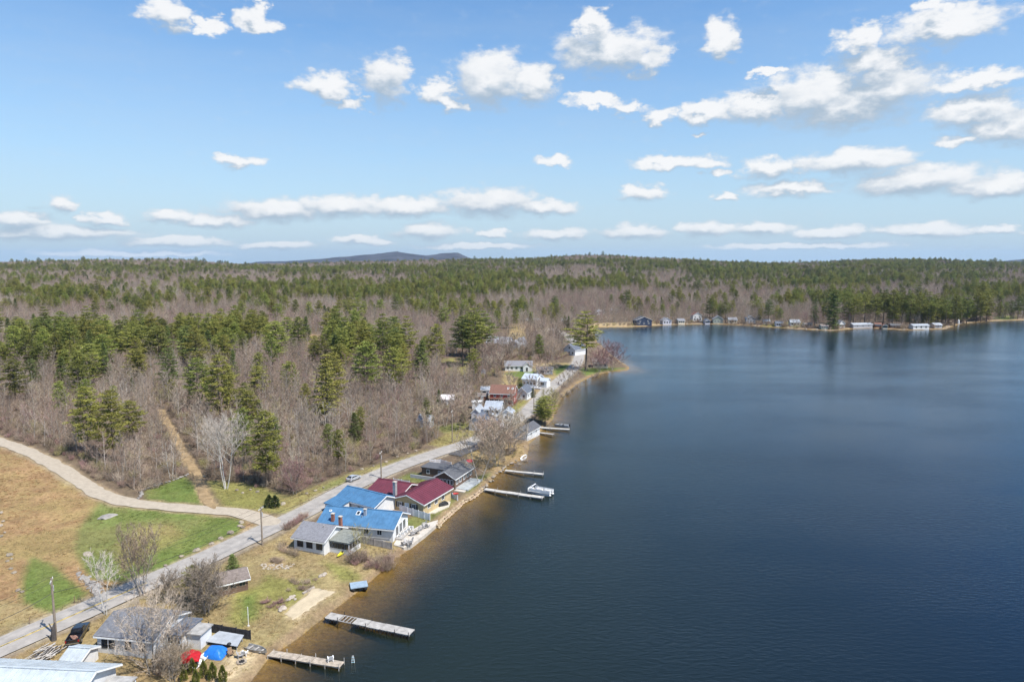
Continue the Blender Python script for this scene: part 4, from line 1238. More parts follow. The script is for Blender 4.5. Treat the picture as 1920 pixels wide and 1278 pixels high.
# boathouse on the water's edge
h = House('boathouse', 'white boathouse with charcoal roof at the water edge', (988.5,826), (1012,815), 5.2, 2.3, 1.5, 'x', WHITE, SHD, .35, cat='boathouse')
h.win('front', (.3, .7), .9, .8, .9)
mb = MB(); fbox(mb, face_xf('right', h.L, h.D), 1.0, 4.2, -.02, .05, .02, 2.1); mb.build('boat_door', GREYW, h.root)

# houses across the road
h = House('house', 'pale grey gabled house with white trim beside the driveway', (879,806), (906,809), 7.6, 3.0, 2.3, 'y', LILAC, SHS, .4)
h.win('front', (.28, .72), .9, .9, 1.2).win('right', (.25, .6), .9, .9, 1.2)
h.wing(h.L + .03, 1.6, 5.6, 5.0, 2.6, 1.2, 'x', LILAC, SHS, .3); h.win('front', (.3, .7), .9, .9, 1.1)
h = House('house', 'white two-storey house with silver roof between grey and red houses', (909,789), (938,791), 8.0, 4.4, 2.2, 'x', WHITE, SILVER, .35)
h.win('front', (.15, .4, .65, .88), 1.0, .85, 1.1).win('front', (.2, .5, .8), 3.0, .8, 1.0).win('right', (.3, .7), 1.0, .9, 1.2)
h.wing(h.L + .03, .8, 4.2, 5.6, 2.8, 1.5, 'y', WHITE, SILVER, .3); h.win('front', (.5,), .9, 1.2, 1.2)
h.wing(1.0, -2.6, 3.6, 2.55, 2.4, 1.0, 'y', WHITE, SILVER, .25); h.door('front', .5, DARKT)
h = House('outbuilding', 'low grey gabled outbuilding tucked behind the pale grey house', (884,786), (899,787), 8.0, 2.5, 1.5, 'y', LILAC, SILVER, .3, cat='shed')
h.win('front', (.5,), .9, .8, .9)
h = House('shed', 'white box shed with rounded pale roof near the red house', (885,766), (904,766.5), 3.2, 2.5, .35, 'x', WHITE, TRIM, .12, cat='shed')
h.door('front', .8, GREYW)
h = House('house', 'red house with brown shingle roof and dormer ridge', (919,756), (963,759), 8.6, 4.4, 2.6, 'x', REDW, SHB, .45)
h.win('front', (.12, .3, .5, .7, .88), .9, .9, 1.2).win('front', (.2, .5, .8), 2.9, .8, 1.0).win('right', (.3, .7), 1.0, .9, 1.2)
h.skylight(6.8, .45, .7, .9).skylight(8.7, .45, .7, .9)
h.part('porch_roof', SHB, (-.2, -2.0, 2.35, h.L + .2, -.01, 2.5))
for k in range(6): h.part('porch_post', TRIM, (.1 + k * (h.L - .3) / 5, -1.9, -.3, .24 + k * (h.L - .3) / 5, -1.76, 2.345))
h.part('porch_deck', WOODB, (-.2, -2.0, -.5, h.L + .2, -.02, .12))
h = House('shed', 'cedar board shed attached to fence left of the red house', (896,751), (912,752), 3.6, 2.1, .7, 'x', ORANGE, SHP, .2, cat='shed')
h.door('front', .5, WHITE)
h = House('outbuilding', 'small grey outbuilding with dark opening behind the cedar shed', (902,741), (917,741.5), 4.0, 2.4, 1.0, 'x', GREYW, SILVER, .25, cat='shed'); h.door('front', .4, DARKT, 1.6, 1.9)
h = House('house', 'white house with slate blue roof behind the red house', (968,748), (988,750), 8.0, 3.0, 2.2, 'y', WHITE, SHS, .4)
h.win('front', (.3, .7), .9, .9, 1.2).win('right', (.25, .6), .9, .9, 1.2)
h = House('house', 'white house with pale roof and front deck above the bend', (979,724), (1006,727), 8.5, 3.6, 1.9, 'x', WHITE, mat('pale_shingles', (.42,.47,.53), .9, .12, 2.0), .4)
h.win('front', (.15, .4, .62, .85), 1.1, 1.0, 1.2).win('right', (.3, .7), 1.1, 1.0, 1.2)
h.wing(h.L + .03, 2.0, 4.2, 5.0, 2.8, 1.0, 'x', WHITE, mat('pale_shingles', (.42,.47,.53)), .3); h.win('front', (.5,), .9, 1.6, 1.3)
h.part('deck', GREYW, (1, -2.6, -.4, h.L + 3, -.05, .3))
h = House('ranch_house', 'low long white house with grey roof and gable porch', (947,695), (998,696), 8.0, 2.7, 1.9, 'x', WHITE, SHG, .4)
h.win('front', (.1, .25, .42, .6, .9), .9, 1.1, 1.2)
h.wing(h.L * .66, -1.8, 4.0, 1.75, 2.8, 1.7, 'y', WHITE, SHG, .25); h.door('front', .5, DARKT)
h = House('camper_shelter', 'open dark shelter with white edged roof beside the ranch house', (1006,701), (1036,702), 5.5, 2.3, 1.0, 'x', GREYW, SHD, .3, cat='shelter'); h.door('front', .3, DARKT, 2.6, 2.0); h.win('front', (.7,), .8, 1.2, 1.0)
h = House('house', 'large house with pale grey roof deep among the bare trees', (911,651), (951,654), 11.0, 3.4, 3.4, 'x', WHITE, mat('pale_grey_shingles', (.36,.38,.42), .9, .14, 2.0), .5)
h.win('front', (.1, .3, .5, .7, .9), .9, 1.1, 1.3)
h.wing(h.L + .1, 1.5, 7, 7, 2.8, 2.4, 'y', WHITE, mat('pale_grey_shingles', (.36,.38,.42)), .4)
h = House('cottage', 'small white cottage with steep gable beside the lane', (967,652), (978,653), 8.0, 3.0, 3.6, 'y', WHITE, SHG, .4); h.win('front', (.5,), .9, 1.4, 1.3)
h = House('house', 'white house with dark gable roof where the road bends behind the pine', (1057,664), (1078,667), 12.0, 3.6, 3.2, 'y', WHITE, SHS, .5)
h.win('front', (.2, .5, .8), .9, 1.2, 1.3).win('front', (.5,), 4.0, 1.2, 1.2)
h = House('cottage', 'weathered cottage with brown roof on the wooded point', (1112,689), (1140,690), 7.5, 2.7, 2.0, 'x', CREAM, SHP, .5); h.win('front', (.2, .5, .8), .9, 1.1, 1.2)
h = House('shed', 'pale weathered shed among bare trees above the roadside', (783,801), (806,803), 4.5, 2.4, 1.6, 'x', mat('weathered_white', (.56,.54,.50), .9, .15, 1.0), SILVER, .25, cat='shed'); h.door('front', .5, GREYW)
h = House('shed', 'white tarp-covered shed hidden among reddish bare trees', (826,759), (850,760), 4.0, 2.2, 1.5, 'x', WHITE, mat('pale_tarp', (.66,.62,.62), .7, .1, 1.0), .2, cat='shed'); h.door('front', .4, GREYW)
h = House('shed', 'tiny white garden shed on the lawn behind the bare trees', (902,703), (909,703.4), 2.4, 1.9, .9, 'y', WHITE, SHG, .15, cat='shed'); h.door('front', .5, GREYW, .8, 1.7)

# lower left corner: pale metal roof, and the cottage behind the bare tree
h = House('house', 'house with broad pale blue metal roof at the roadside', (-110,1318), (190,1345), 9.0, 3.2, 1.9, 'x', WHITE, PALE, .6, L=(on_z(172, 1256, 7.4) - on_z(-160, 1241, 7.4)).length)
ra_, rb_ = on_z(-160, 1241, 7.4), on_z(172, 1256, 7.4)
rz_ = math.atan2(rb_.y - ra_.y, rb_.x - ra_.x)
h.root.location = Vector((ra_.x + math.sin(rz_) * 4.5, ra_.y - math.cos(rz_) * 4.5, 2.0)); h.root.rotation_euler.z = rz_
HL = h.L
h.win('back', (.2, .5, .8), 1.0, 1.0, 1.1)
h.vent(HL - 14.0, 3.4, 4.6, .7, .16)
h.part('wood_rack', WOODG, (HL + 0.70, 2.2, -.2, HL + 0.85, 5.6, 2.3), (HL + 1.60, 2.2, -.2, HL + 1.75, 5.6, 2.2), (HL + 0.70, 2.2, 2.32, HL + 2.40, 5.6, 2.42), (HL + 0.90, 3.2, -.2, HL + 1.50, 3.35, 2.3))
h.part('porch_roof', mat('dirty_white_roof', (.36,.35,.33), .8, .2, 1.0), (HL + 0.70, 3.0, 2.6, HL + 4.00, 7.6, 2.75))
h.part('porch_post', TRIM, (HL + 3.70, 3.1, -.4, HL + 3.85, 3.25, 2.595)); h.part('porch_post', TRIM, (HL + 3.70, 7.3, -.4, HL + 3.85, 7.45, 2.595))
hc = House('lean_to', 'small pale metal roof over a lean-to next to the parked truck', (118,1259), (152,1262), 3.6, 1.7, .7, 'x', WHITE, PALE, .3, cat='shed'); hc.door('front', .5, GREYW, .8, 1.6)
h = House('cottage', 'white cottage with dark grey roof half hidden by a bare tree', (184,1222), (300,1237), 8.2, 2.7, 1.5, 'x', WHITE, mat('mid_grey_shingles', (.155,.16,.175), .92, .2, 2.0, .3, 9.0, detail=7), .35, L=9.4)
h.win('front', (.13, .26, .55, .8), .95, .75, 1.15, None, DARKT).win('left', (.35, .7), .95, .9, 1.1)
h.wing(h.L + .03, 2.6, 2.8, 4.8, 2.2, .25, 'flat', WHITE, SHS, .2); h.win('front', (.3, .7), .9, .9, 1.0)
h.wing(h.L + 3.0, 3.6, 2.2, 2.8, 2.0, .1, 'flat', WHITE, mat('dirty_white_roof', (.36,.35,.33)), .25)

# screen house with brown roof
h = House('screen_house', 'small brown screened shed with weathered roof on the lawn', (411,1118), (454,1108), 4.6, 2.0, .9, 'x', BROWN, SHP, .4, cat='shed', L=4.9)
h.win('front', (.2, .5, .8), .85, 1.0, .85, None, mat('brown_trim', (.22,.16,.11))).win('right', (.3, .7), .85, 1.2, .85, None, mat('brown_trim', (.22,.16,.11)))

# houses along the far shore
FAR = [((1193,610),(1222,610),9,4.6,3.0,'y',NAVY,SHD,'navy blue house with white trim on the far shore'),
 ((1243,608),(1259,608),8,3.2,2.4,'y',LILAC,SHG,'small grey-white gabled cottage on the far shore'),
 ((1299,602),(1316,602),9,5.6,2.6,'y',WHITE,SHB,'tall white house with dark windows on the far shore'),
 ((1337,606),(1356,606),9,3.6,3.2,'y',SAGE,SHG,'sage green gabled house between pines on the far shore'),
 ((1366,606),(1382,606),8,3.2,1.8,'x',CREAM,SHG,'cream cottage right of the sage green house'),
 ((1399,606),(1416,606),8,4.4,2.4,'y',GREYW,SHS,'blue-grey two-storey house beside a dark pine'),
 ((1432,608),(1444,608),7,2.8,1.4,'x',WHITE,SILVER,'low white cottage behind a dark pine'),
 ((1482,611),(1500,611),8,3.0,2.2,'x',WHITE,SILVER,'white cottage with silver roof on a lawn'),
 ((1508,613),(1522,613),6,2.6,.8,'x',CREAM,SHP,'long cream trailer on the stony shore'),
 ((1574,614),(1584,614),6,3.4,2.6,'y',WHITE,SHG,'little white gabled camp among shore pines'),
 ((1600,615),(1636,614),6,2.8,1.2,'x',GREYW,SILVER,'grey camp with silver roof under the pines'),
 ((1640,614),(1652,614),6,2.6,1.2,'x',ORANGE,SHB,'cedar coloured camp under the pines'),
 ((1712,617),(1742,617),6,2.8,1.2,'x',WHITE,SILVER,'pale trailer home beneath tall pines at the shore'),
 ((1670,615),(1690,615),5,2.6,1.0,'x',BROWN,SHD,'dark brown camp shaded by tall pines'),
 ((1524,562),(1544,562),9,3.4,2.4,'x',WHITE,SILVER,'white house in the woods above the far shore'),
 ((1117,590),(1133,590),8,3.0,1.8,'x',WHITE,SILVER,'white house behind the bare trees above the sandy shore'),
 ((1145,588),(1160,588),8,3.0,1.8,'x',LILAC,SHG,'grey house behind the bare trees above the sandy shore'),
 ((986,606),(1012,606),8,2.8,1.2,'x',CREAM,SILVER,'pale low barn in a clearing beyond the road'),
 ((1052,606),(1066,607),7,2.8,1.6,'x',WHITE,SILVER,'white cottage beside the sandy corner of the lake')]
FAR += [((1272,607),(1284,607),7,2.8,1.6,'x',CREAM,SHG,'cream camp between the grey-white cottage and the tall white house'),
 ((1322,607),(1331,607),6,2.8,1.8,'y',LILAC,SHS,'narrow grey camp beside the tall white house'),
 ((1455,612),(1468,612),7,2.8,1.4,'x',LILAC,SHS,'grey camp on the shore lawn'),
 ((1540,617),(1553,617),6,2.6,1.2,'x',SAGE,SHP,'green camp on the stony shore beside the dark pine'),
 ((1752,615),(1766,615),6,2.6,1.4,'x',GREYW,SILVER,'grey camp at the end of the pine grove'),
 ((1655,616),(1664,616),5,2.6,1.4,'y',CREAM,SHB,'small cream camp squeezed under the pines'),
 ((1418,600),(1428,600),7,3.0,1.8,'y',WHITE,SHG,'white camp set back among bare trees on the far shore'),
 ((1085,604),(1097,604),7,2.8,1.6,'x',CREAM,SHP,'tan camp above the sandy corner of the lake')]
for A, B, D, hh, rise, rd, wm, rm, lab in FAR:
    q = House('shore_house', lab, A, B, D, hh, rise, rd, wm, rm, .4, foot=1.5)
    q.win('front', (.2, .5, .8), 1.0, 1.1, 1.3, None, DARKT if wm in (WHITE, CREAM, LILAC) else None)
    if hh > 4: q.win('front', (.25, .75), 3.1, 1.1, 1.2)
mb = MB(); mb.tube([(0,0,-1),(0,0,2.2),(0,0,3.2),(0,0,3.9)], [.95,.85,.6,.1], 10); mb.tube([(0,0,3.85),(0,0,4.5)], .07, 6)
tag(mb.build('shore_beacon', TRIM, None, at(1797,606), smooth=False), 'small white tower-shaped marker at the far water edge', 'marker')
# ------------------------------------------------------------------ docks and boats
def on_water(px, py, z=0.55):
    return Vector((*flat_ground(px, py, z), z))
def dock(label, A, B, w, m, sec=3.0, z=0.55, skirt=None, gaps=()):
    a, b = on_water(*A, z), on_water(*B, z)
    L = (b - a).length
    rz = math.atan2(b.y - a.y, b.x - a.x)
    r = thing('dock', label, 'dock', (a.x, a.y, 0), rz, 'docks reaching into the lake')
    n = max(1, round(L / sec)); s = L / n
    for k in range(n):
        if k in gaps:
            mb = MB(); mb.box(k * s, -w/2, z - .10, (k + 1) * s, -w/2 + .12, z - .01); mb.box(k * s, w/2 - .12, z - .10, (k + 1) * s, w/2, z - .01)
            for j in range(4): mb.box(k * s + j * s / 4 + .2, -w/2, z - .01 + .003, k * s + j * s / 4 + .34, w/2, z + .03)
            mb.build('open_frame', m, r); continue
        mb = MB(); dz = rnd.uniform(-.025, .025)
        nb = max(6, int(s / 0.3))
        for j in range(nb):                                     # deck boards, gaps between
            mb.box(k * s + .03 + j * (s - .06) / nb, -w/2, z - .07 + dz, k * s + .03 + (j + 1) * (s - .06) / nb - .025, w/2, z + dz + rnd.uniform(-.008, .008))
        mb.box(k * s + .03, -w/2 + .05, z - .24 + dz, (k + 1) * s - .03, -w/2 + .13, z - .075 + dz)
        mb.box(k * s + .03, w/2 - .13, z - .24 + dz, (k + 1) * s - .03, w/2 - .05, z - .075 + dz)
        o = mb.build('deck_section', m, r); o['kind'] = 'stuff'
        if skirt:
            mb = MB()
            for j in range(5): mb.box(k * s + .15 + j * s / 5, -w/2 - .03, z - .62, k * s + .3 + j * s / 5, -w/2 + .04, z - .09)
            o = mb.build('crib_slats', skirt, r); o['kind'] = 'stuff'
    for k in range(n + 1):
        for sd_ in (-1, 1):
            mb = MB(); px_ = min(max(k * s, .15), L - .15)
            mb.tube([(px_, sd_ * (w/2 + .06), -2.2), (px_, sd_ * (w/2 + .06), z + (.55 if k == n or k % 2 else .12))], .055, 6); mb.build('post', WOODG if not skirt else DARKT, r)
    return r
DW = mat('dock_boards', (.38,.36,.33), .9, .2, 1.2, .3, 10)
DP = mat('pale_dock_boards', (.47,.45,.41), .9, .12, 1.2, .3, 10)
dock('weathered tan dock below the sandy beach', (506,1223), (642,1245), 1.5, mat('tan_dock_boards', (.40,.34,.27), .9, .25, 1.5, .3, 10), 2.6)
dock('grey crib dock with dark slatted side off the straw beach', (614,1152), (773,1185), 1.9, DW, 2.6, .75, DARKT, gaps=(1,))
dock('long pale dock with pontoon boat moored alongside', (909,916), (1019,932), 1.5, DP, 3.0)
dock('slim pale dock without a boat below the bare shore trees', (947,881), (1019,888), 1.2, DP, 3.0)
dock('short dock with dark motorboat alongside', (1014,801), (1068,804), 1.6, DP, 3.0)
dock('stubby dock beside the boathouse', (1010,810), (1038,813.5), 1.3, DW, 3.0)

def hull(L, w, h, n=9, flat=False):
    """Boat shell with pointed bow along +x; open top, inner floor."""
    mb = MB(); rows = []
    for k in range(n):
        t = k / (n - 1)
        half = w / 2 * (1 - (max(0, t - .45) / .55) ** 2.2) * (.86 + .14 * min(1, t * 4))
        sheer = h * (1 + .22 * t * t)
        x = L * (t - .5)
        half = max(half, .02)
        rows.append([(x, -half, sheer), (x, -half * .8, .12 * h + .3 * h * max(0, t - .75) * 2), (x, 0, 0 + .35 * h * max(0, t - .8) * 3), (x, half * .8, .12 * h + .3 * h * max(0, t - .75) * 2), (x, half, sheer),
                     (x, half * .86, sheer * .96), (x, half * .66, .3 * h), (x, -half * .66, .3 * h), (x, -half * .86, sheer * .96)])
    m = len(rows[0])
    vs = [p for r_ in rows for p in r_]
    fs = [(k * m + i, k * m + (i + 1) % m, (k + 1) * m + (i + 1) % m, (k + 1) * m + i) for k in range(n - 1) for i in range(m)]
    fs += [tuple(range(m - 1, -1, -1)), tuple(range((n - 1) * m, n * m))]
    mb.add(vs, fs)
    return mb
def small_boat(name, label, cat, p, rz, L, w, h, m, seats=2, tilt=0, group=None, seat_m=None):
    r = thing(name, label, cat, p, rz, group); r.rotation_euler.x = tilt
    hull(L, w, h).build('hull', m, r, smooth=False)
    for k in range(seats):
        x_ = -L * .28 + k * L * .28
        mb = MB(); mb.box(x_ - .14, -w * .39, h * .62, x_ + .14, w * .39, h * .70); mb.build('seat', seat_m or WOODG, r)
    return r
def head(A, B, z=None):
    a, b = (on_water(*A, z), on_water(*B, z)) if z is not None else (at(*A), at(*B))
    return (a + b) / 2, math.atan2(b.y - a.y, b.x - a.x), (b - a).length
p, rz, L = head((466,1214), (496,1226))
small_boat('rowboat', 'dull aluminium rowboat pulled up beside the tan dock', 'boat', p + Vector((0, 0, .05)), rz, 4.0, 1.4, .5, mat('dull_aluminium', (.30,.29,.27), .5, .25, 1.5, metal=.3), 3)
p, rz, L = head((973,863), (990,850)); p = on_water(983, 858, .1)
small_boat('rowboat', 'white rowboat nosed on to the tree-lined bank', 'boat', (p.x, p.y, -.05), R(75), 4.6, 1.6, .55, TRIM, 2)
# yellow kayak
p, rz, L = head((629,1048), (651,1031))
r = thing('kayak', 'bright yellow kayak lying by the white cottage', 'kayak', p + Vector((0, 0, .25)), rz); r.rotation_euler.x = .5
mb = MB(); n = 11; mb.tube([(3.6 * (k/(n-1) - .5), 0, .16 + .25 * (k/(n-1) - .5) ** 2) for k in range(n)], [max(.03, .38 * math.sin(math.pi * k/(n-1)) ** .7) for k in range(n)], 8)
mb.build('hull', mat('yellow_plastic', (.62,.58,.03), .4, .08, 1.0), r, smooth=True)
mb = MB(); mb.tube([(-.35, 0, .5), (.45, 0, .5)], [.2, .2], 8); mb.build('cockpit', DARKT, r)
p = at(847, 929); r = thing('kayak', 'red kayak on grass beside the maroon roofed house', 'kayak', p + Vector((0, 0, .3)), R(20))
mb = MB(); mb.tube([(3.8 * (k/10 - .5), 0, .15) for k in range(11)], [max(.03, .36 * math.sin(math.pi * k/10) ** .7) for k in range(11)], 8); mb.build('hull', mat('red_plastic', (.42,.03,.03), .4, .1, 1.0), r, smooth=True)
mb = MB(); mb.tube([(-.35, 0, .45), (.45, 0, .45)], [.2, .2], 8); mb.build('cockpit', DARKT, r)

# pontoon boat
a, b = on_water(992, 922, .3), on_water(1031, 929, .3)
rz = math.atan2(b.y - a.y, b.x - a.x); mid = (a + b) / 2; nrm = Vector((-math.sin(rz), math.cos(rz), 0))
r = thing('pontoon_boat', 'white pontoon boat with rails moored at the long pale dock', 'boat', (mid.x + nrm.x * 1.0, mid.y + nrm.y * 1.0, 0), rz)
for s in (-1, 1):
    mb = MB(); mb.tube([(-3.4, s * .85, .2), (2.6, s * .85, .2), (3.3, s * .85, .32)], [.33, .33, .08], 10); mb.build('pontoon', mat('boat_aluminium', (.6,.6,.6), .35, .1, 1.0, metal=.6), r, smooth=True)
mb = MB(); mb.box(-3.3, -1.25, .56, 3.0, 1.25, .68); mb.build('deck', mat('boat_deck', (.55,.54,.52), .8, .1, 2.0), r)
for (x0, y0, x1, y1) in ((-2.3, -1.25, 3.0, -1.19), (-2.3, 1.19, 3.0, 1.25), (2.94, -1.18, 3.0, -.4), (2.94, .4, 3.0, 1.18), (-3.3, -1.18, -3.24, 1.18)):
    mb = MB(); mb.box(x0, y0, .80, x1, y1, 1.35); o = mb.build('rail_panel', TRIM, r)
    mb = MB(); mb.box(x0 - .01, y0 - .01, 1.40, x1 + .01, y1 + .01, 1.46); mb.build('rail', mat('boat_aluminium', (.6,.6,.6)), o)
    mb = MB(); mb.box(x0 + .01, y0 + .01, .68, x0 + .05, y0 + .05, 1.40); mb.box(x1 - .05, y1 - .05, .68, x1 - .01, y1 - .01, 1.40); mb.build('rail_post', mat('boat_aluminium', (.6,.6,.6)), o)
for (x0, y0, x1, y1) in ((.6, -1.1, 2.7, -.5), (.6, .5, 2.7, 1.1), (-3.1, -.9, -2.4, .9), (-1.6, .5, .0, 1.1)):
    mb = MB(); mb.box(x0, y0, .68, x1, y1, 1.08); mb.box(x0, y0 if y0 < 0 else y1 - .14, 1.081, x1, y0 + .14 if y0 < 0 else y1, 1.36); mb.build('bench_seat', mat('boat_vinyl', (.72,.71,.68), .6, .06, 1.0), r, bevel=.05)
mb = MB(); mb.box(-1.2, -1.0, .68, -.6, -.4, 1.5); mb.build('helm_console', GREYW, r, bevel=.06)
mb = MB(); mb.box(-3.85, -.22, .35, -3.35, .22, 1.25); mb.box(-3.72, -.09, -.6, -3.5, .09, .349); mb.build('outboard_motor', DARKT, r, bevel=.05)
mb = MB(); mb.tube([(-2.2, -1.1, 2.0), (-2.2, 1.1, 2.0)], .14, 8)
for s in (-1, 1): mb.tube([(-1.4, s * 1.2, 1.46), (-2.2, s * 1.1, 2.0)], .025, 5)
mb.build('folded_bimini', mat('cover_cloth', (.62,.62,.64), .9, .1, 1.0), r)

# motorboat
a, b = on_water(1040, 800, .3), on_water(1068, 802, .3)
rz = math.atan2(b.y - a.y, b.x - a.x); mid = (a + b) / 2
r = thing('motorboat', 'dark motorboat with outboard at the short dock', 'boat', (mid.x, mid.y + 2.3, -.12), rz + math.pi)
hull(5.4, 2.0, .85).build('hull', mat('grey_gelcoat', (.34,.36,.38), .35, .1, 1.0), r)
mb = MB(); mb.slab([(.5, -.8, 1.0), (.9, -.8, .85), (.9, .8, .85), (.5, .8, 1.0)], .02); mb.add([(.9,-.8,.85),(.9,.8,.85),(.55,.7,1.35),(.55,-.7,1.35)], [(0,1,2,3)]); mb.build('windscreen', GLASS, r)
for s in (-1, 1):
    mb = MB(); mb.box(-.6, s * .45 - .25, .35, .0, s * .45 + .25, .75); mb.box(-.75, s * .45 - .25, .35, -.61, s * .45 + .25, 1.1); mb.build('seat', DARKT, r, bevel=.05)
mb = MB(); mb.box(-3.2, -.25, .4, -2.72, .25, 1.35); mb.box(-3.05, -.09, -.4, -2.85, .09, .399); mb.build('outboard_motor', DARKT, r, bevel=.06)

# pale blue float, upturned on the beach
p, rz, _ = head((662,1103), (684,1104))
r = thing('swim_raft', 'pale blue topped swim raft hauled out on the beach', 'raft', p, rz - R(4))
mb = MB(); mb.box(-1.55, -1.1, .72, 1.55, 1.25, .86); mb.build('deck', mat('pale_blue_paint', (.27,.35,.42), .7, .12, 1.2), r)
for x_ in (-1.1, 1.1):
    mb = MB(); mb.tube([(x_, -1.0, .36), (x_, 1.15, .36)], .34, 10); mb.build('barrel', DARKT, r, smooth=True)
mb = MB(); mb.box(-1.5, -1.05, .58, 1.5, -.95, .715); mb.box(-1.5, 1.1, .58, 1.5, 1.2, .715); mb.build('frame', DARKT, r)
# white swim ladder standing in the water
p = on_water(662, 1242, 0)
r = thing('swim_ladder', 'white A-shaped ladder standing in the lake off the tan dock', 'ladder', (p.x, p.y, 0), R(10))
for s in (-1, 1):
    mb = MB(); mb.tube([(s * .32, 0, -1.5), (s * .08, 0, 1.15)], .04, 6); mb.tube([(s * .32, .5, -1.5), (s * .08, .06, 1.15)], .03, 6); mb.build('rail', TRIM, r)
for z_ in (.1, .5, .9):
    mb = MB(); mb.tube([(-.18 - .1*(1-z_), 0, z_), (.18 + .1*(1-z_), 0, z_)], .035, 6); mb.build('rung', mat('pale_blue_plastic', (.3,.55,.62), .5), r)
def plastic_chair(name, label, p, rz, m, group=None, s=1.0):
    r = thing(name, label, 'chair', p, rz, group); r.scale = (s, s, s)
    mb = MB(); mb.slab([(-.3, -.32, .42), (.3, -.32, .42), (.3, .3, .30), (-.3, .3, .30)], .05); mb.build('seat', m, r)
    mb = MB(); mb.slab([(-.28, .27, .3), (.28, .27, .3), (.33, .62, 1.05), (-.33, .62, 1.05)], .05); mb.build('backrest', m, r)
    for sx_ in (-1, 1):
        mb = MB(); mb.box(sx_ * .38 - .07, -.38, .58, sx_ * .38 + .07, .42, .62); mb.build('armrest', m, r)
        mb = MB(); mb.box(sx_ * .36 - .04, -.34, 0, sx_ * .36 + .04, -.26, .579); mb.build('leg', m, r)
        mb = MB(); mb.box(sx_ * .36 - .04, .34, 0, sx_ * .36 + .04, .42, .579); mb.build('leg', m, r)
    return r
p = on_water(620, 1238, .56); plastic_chair('dock_chair', 'white plastic chair on the tan dock', p, R(200), TRIM)

# ------------------------------------------------------------------ patio of the blue-roofed house
def slab_on_ground(name, label, pxs, m, th=.25, lift=.12, cat='patio', lev=None):
    pts = [at(*p) for p in pxs]
    zt = (lev if lev is not None else max(p.z for p in pts)) + lift
    mb = MB(); q = [Vector((p.x, p.y, zt)) for p in pts]
    n_ = (q[1] - q[0]).cross(q[2] - q[0])
    if n_.z < 0: q = q[::-1]
    k = len(q)
    mb.add(q + [v - Vector((0, 0, th)) for v in q], [tuple(range(k)), tuple(range(2*k-1, k-1, -1))] + [(i, k + i, k + (i+1) % k, (i+1) % k) for i in range(k)])
    o = mb.build(name, m); tag(o, label, cat)
    return zt
PZ = slab_on_ground('patio', 'pale concrete patio between the blue-roofed house and the lake', [(742,1014),(752,1005),(790,984),(821,979),(822,986),(797,1008),(768,1030),(757,1031),(738,1022)], CONC, .9, .1)
slab_on_ground('patio', 'pale stone terrace beside the maroon roofed house', [(790,958),(828,938),(845,941),(842,950),(815,962),(800,963)], mat('pale_pavers', (.52,.47,.39), .9, .14, 1.0), .4, .08)
def on_z(px, py, z_):
    return Vector((*flat_ground(px, py, z_), z_))
chairs = [(748,1009,200),(754,1004,200),(760,1000,195),(766,996,190),(771,992,190),(778,999,60),(784,996,330),(774,1003,120),(789,993,250),(797,990,20),(802,988,160),(795,985,300),(762,1019,45),(770,1016,300),(757,1022,150),(768,1023,210)]
GC = mat('grey_chair', (.42,.40,.38), .8, .1, 1.0)
for i, (cx, cy_, a) in enumerate(chairs):
    plastic_chair('patio_chair', 'grey wooden armchair set out on the concrete lakeside patio' if i >= 5 else 'white wooden armchair lined up along the blue-roofed house gable', on_z(cx, cy_, PZ), R(a), GC if i >= 5 else TRIM, 'grey patio chairs' if i >= 5 else 'white patio chairs')
def fire_ring(p, label, R_=.6):
    r = thing('fire_pit', label, 'fire pit', p, 0)
    mb = MB(); mb.tube([(0, 0, 0), (0, 0, .03)], R_ * .86, 12); mb.build('ash_bed', DARKT, r)
    for k in range(10):
        a = k * 2 * math.pi / 10
        rock((R_ * math.cos(a), R_ * math.sin(a), .1), .2, STONE, 'stone', r, k)
ROCKS = []
def rock_mesh(seed, m):
    g = random.Random(seed)
    bm = bmesh.new(); bmesh.ops.create_icosphere(bm, subdivisions=2, radius=1.0)
    dirs = [Vector((g.gauss(0, 1), g.gauss(0, 1), g.gauss(0, 1))).normalized() for _ in range(7)]
    offs = [g.uniform(.55, .92) for _ in range(7)]
    for v in bm.verts:
        for d_, o_ in zip(dirs, offs):
            k = v.co.dot(d_) - o_
            if k > 0: v.co -= d_ * k * .9
        v.co += Vector((g.uniform(-.05, .05), g.uniform(-.05, .05), g.uniform(-.05, .05)))
    me = bpy.data.meshes.new('rock'); bm.to_mesh(me); bm.free(); me.materials.append(m)
    return me
RM = {}
def rock(p, s, m, name='boulder', parent=None, seed=0, flat=.7, asp=1.2):
    key = (m.name, seed % 6)
    if key not in RM: RM[key] = rock_mesh(seed % 6 + 40, m)
    o = bpy.data.objects.new(name, RM[key]); C.objects.link(o)
    g = random.Random(seed * 7 + 3)
    s = s * (.72 if name == 'boulder' else 1)
    o.location = p; o.scale = (s * asp, s, s * flat); o.rotation_euler = (g.uniform(-.15, .15), g.uniform(-.15, .15), g.uniform(0, 6.28))
    if parent: o.parent = parent
    return o
fire_ring(on_z(780, 1000, PZ), 'round stone fire pit in the middle of the concrete patio')
fire_ring(on_z(763, 1020, PZ), 'small fire ring at the lakeward end of the concrete patio', .5)
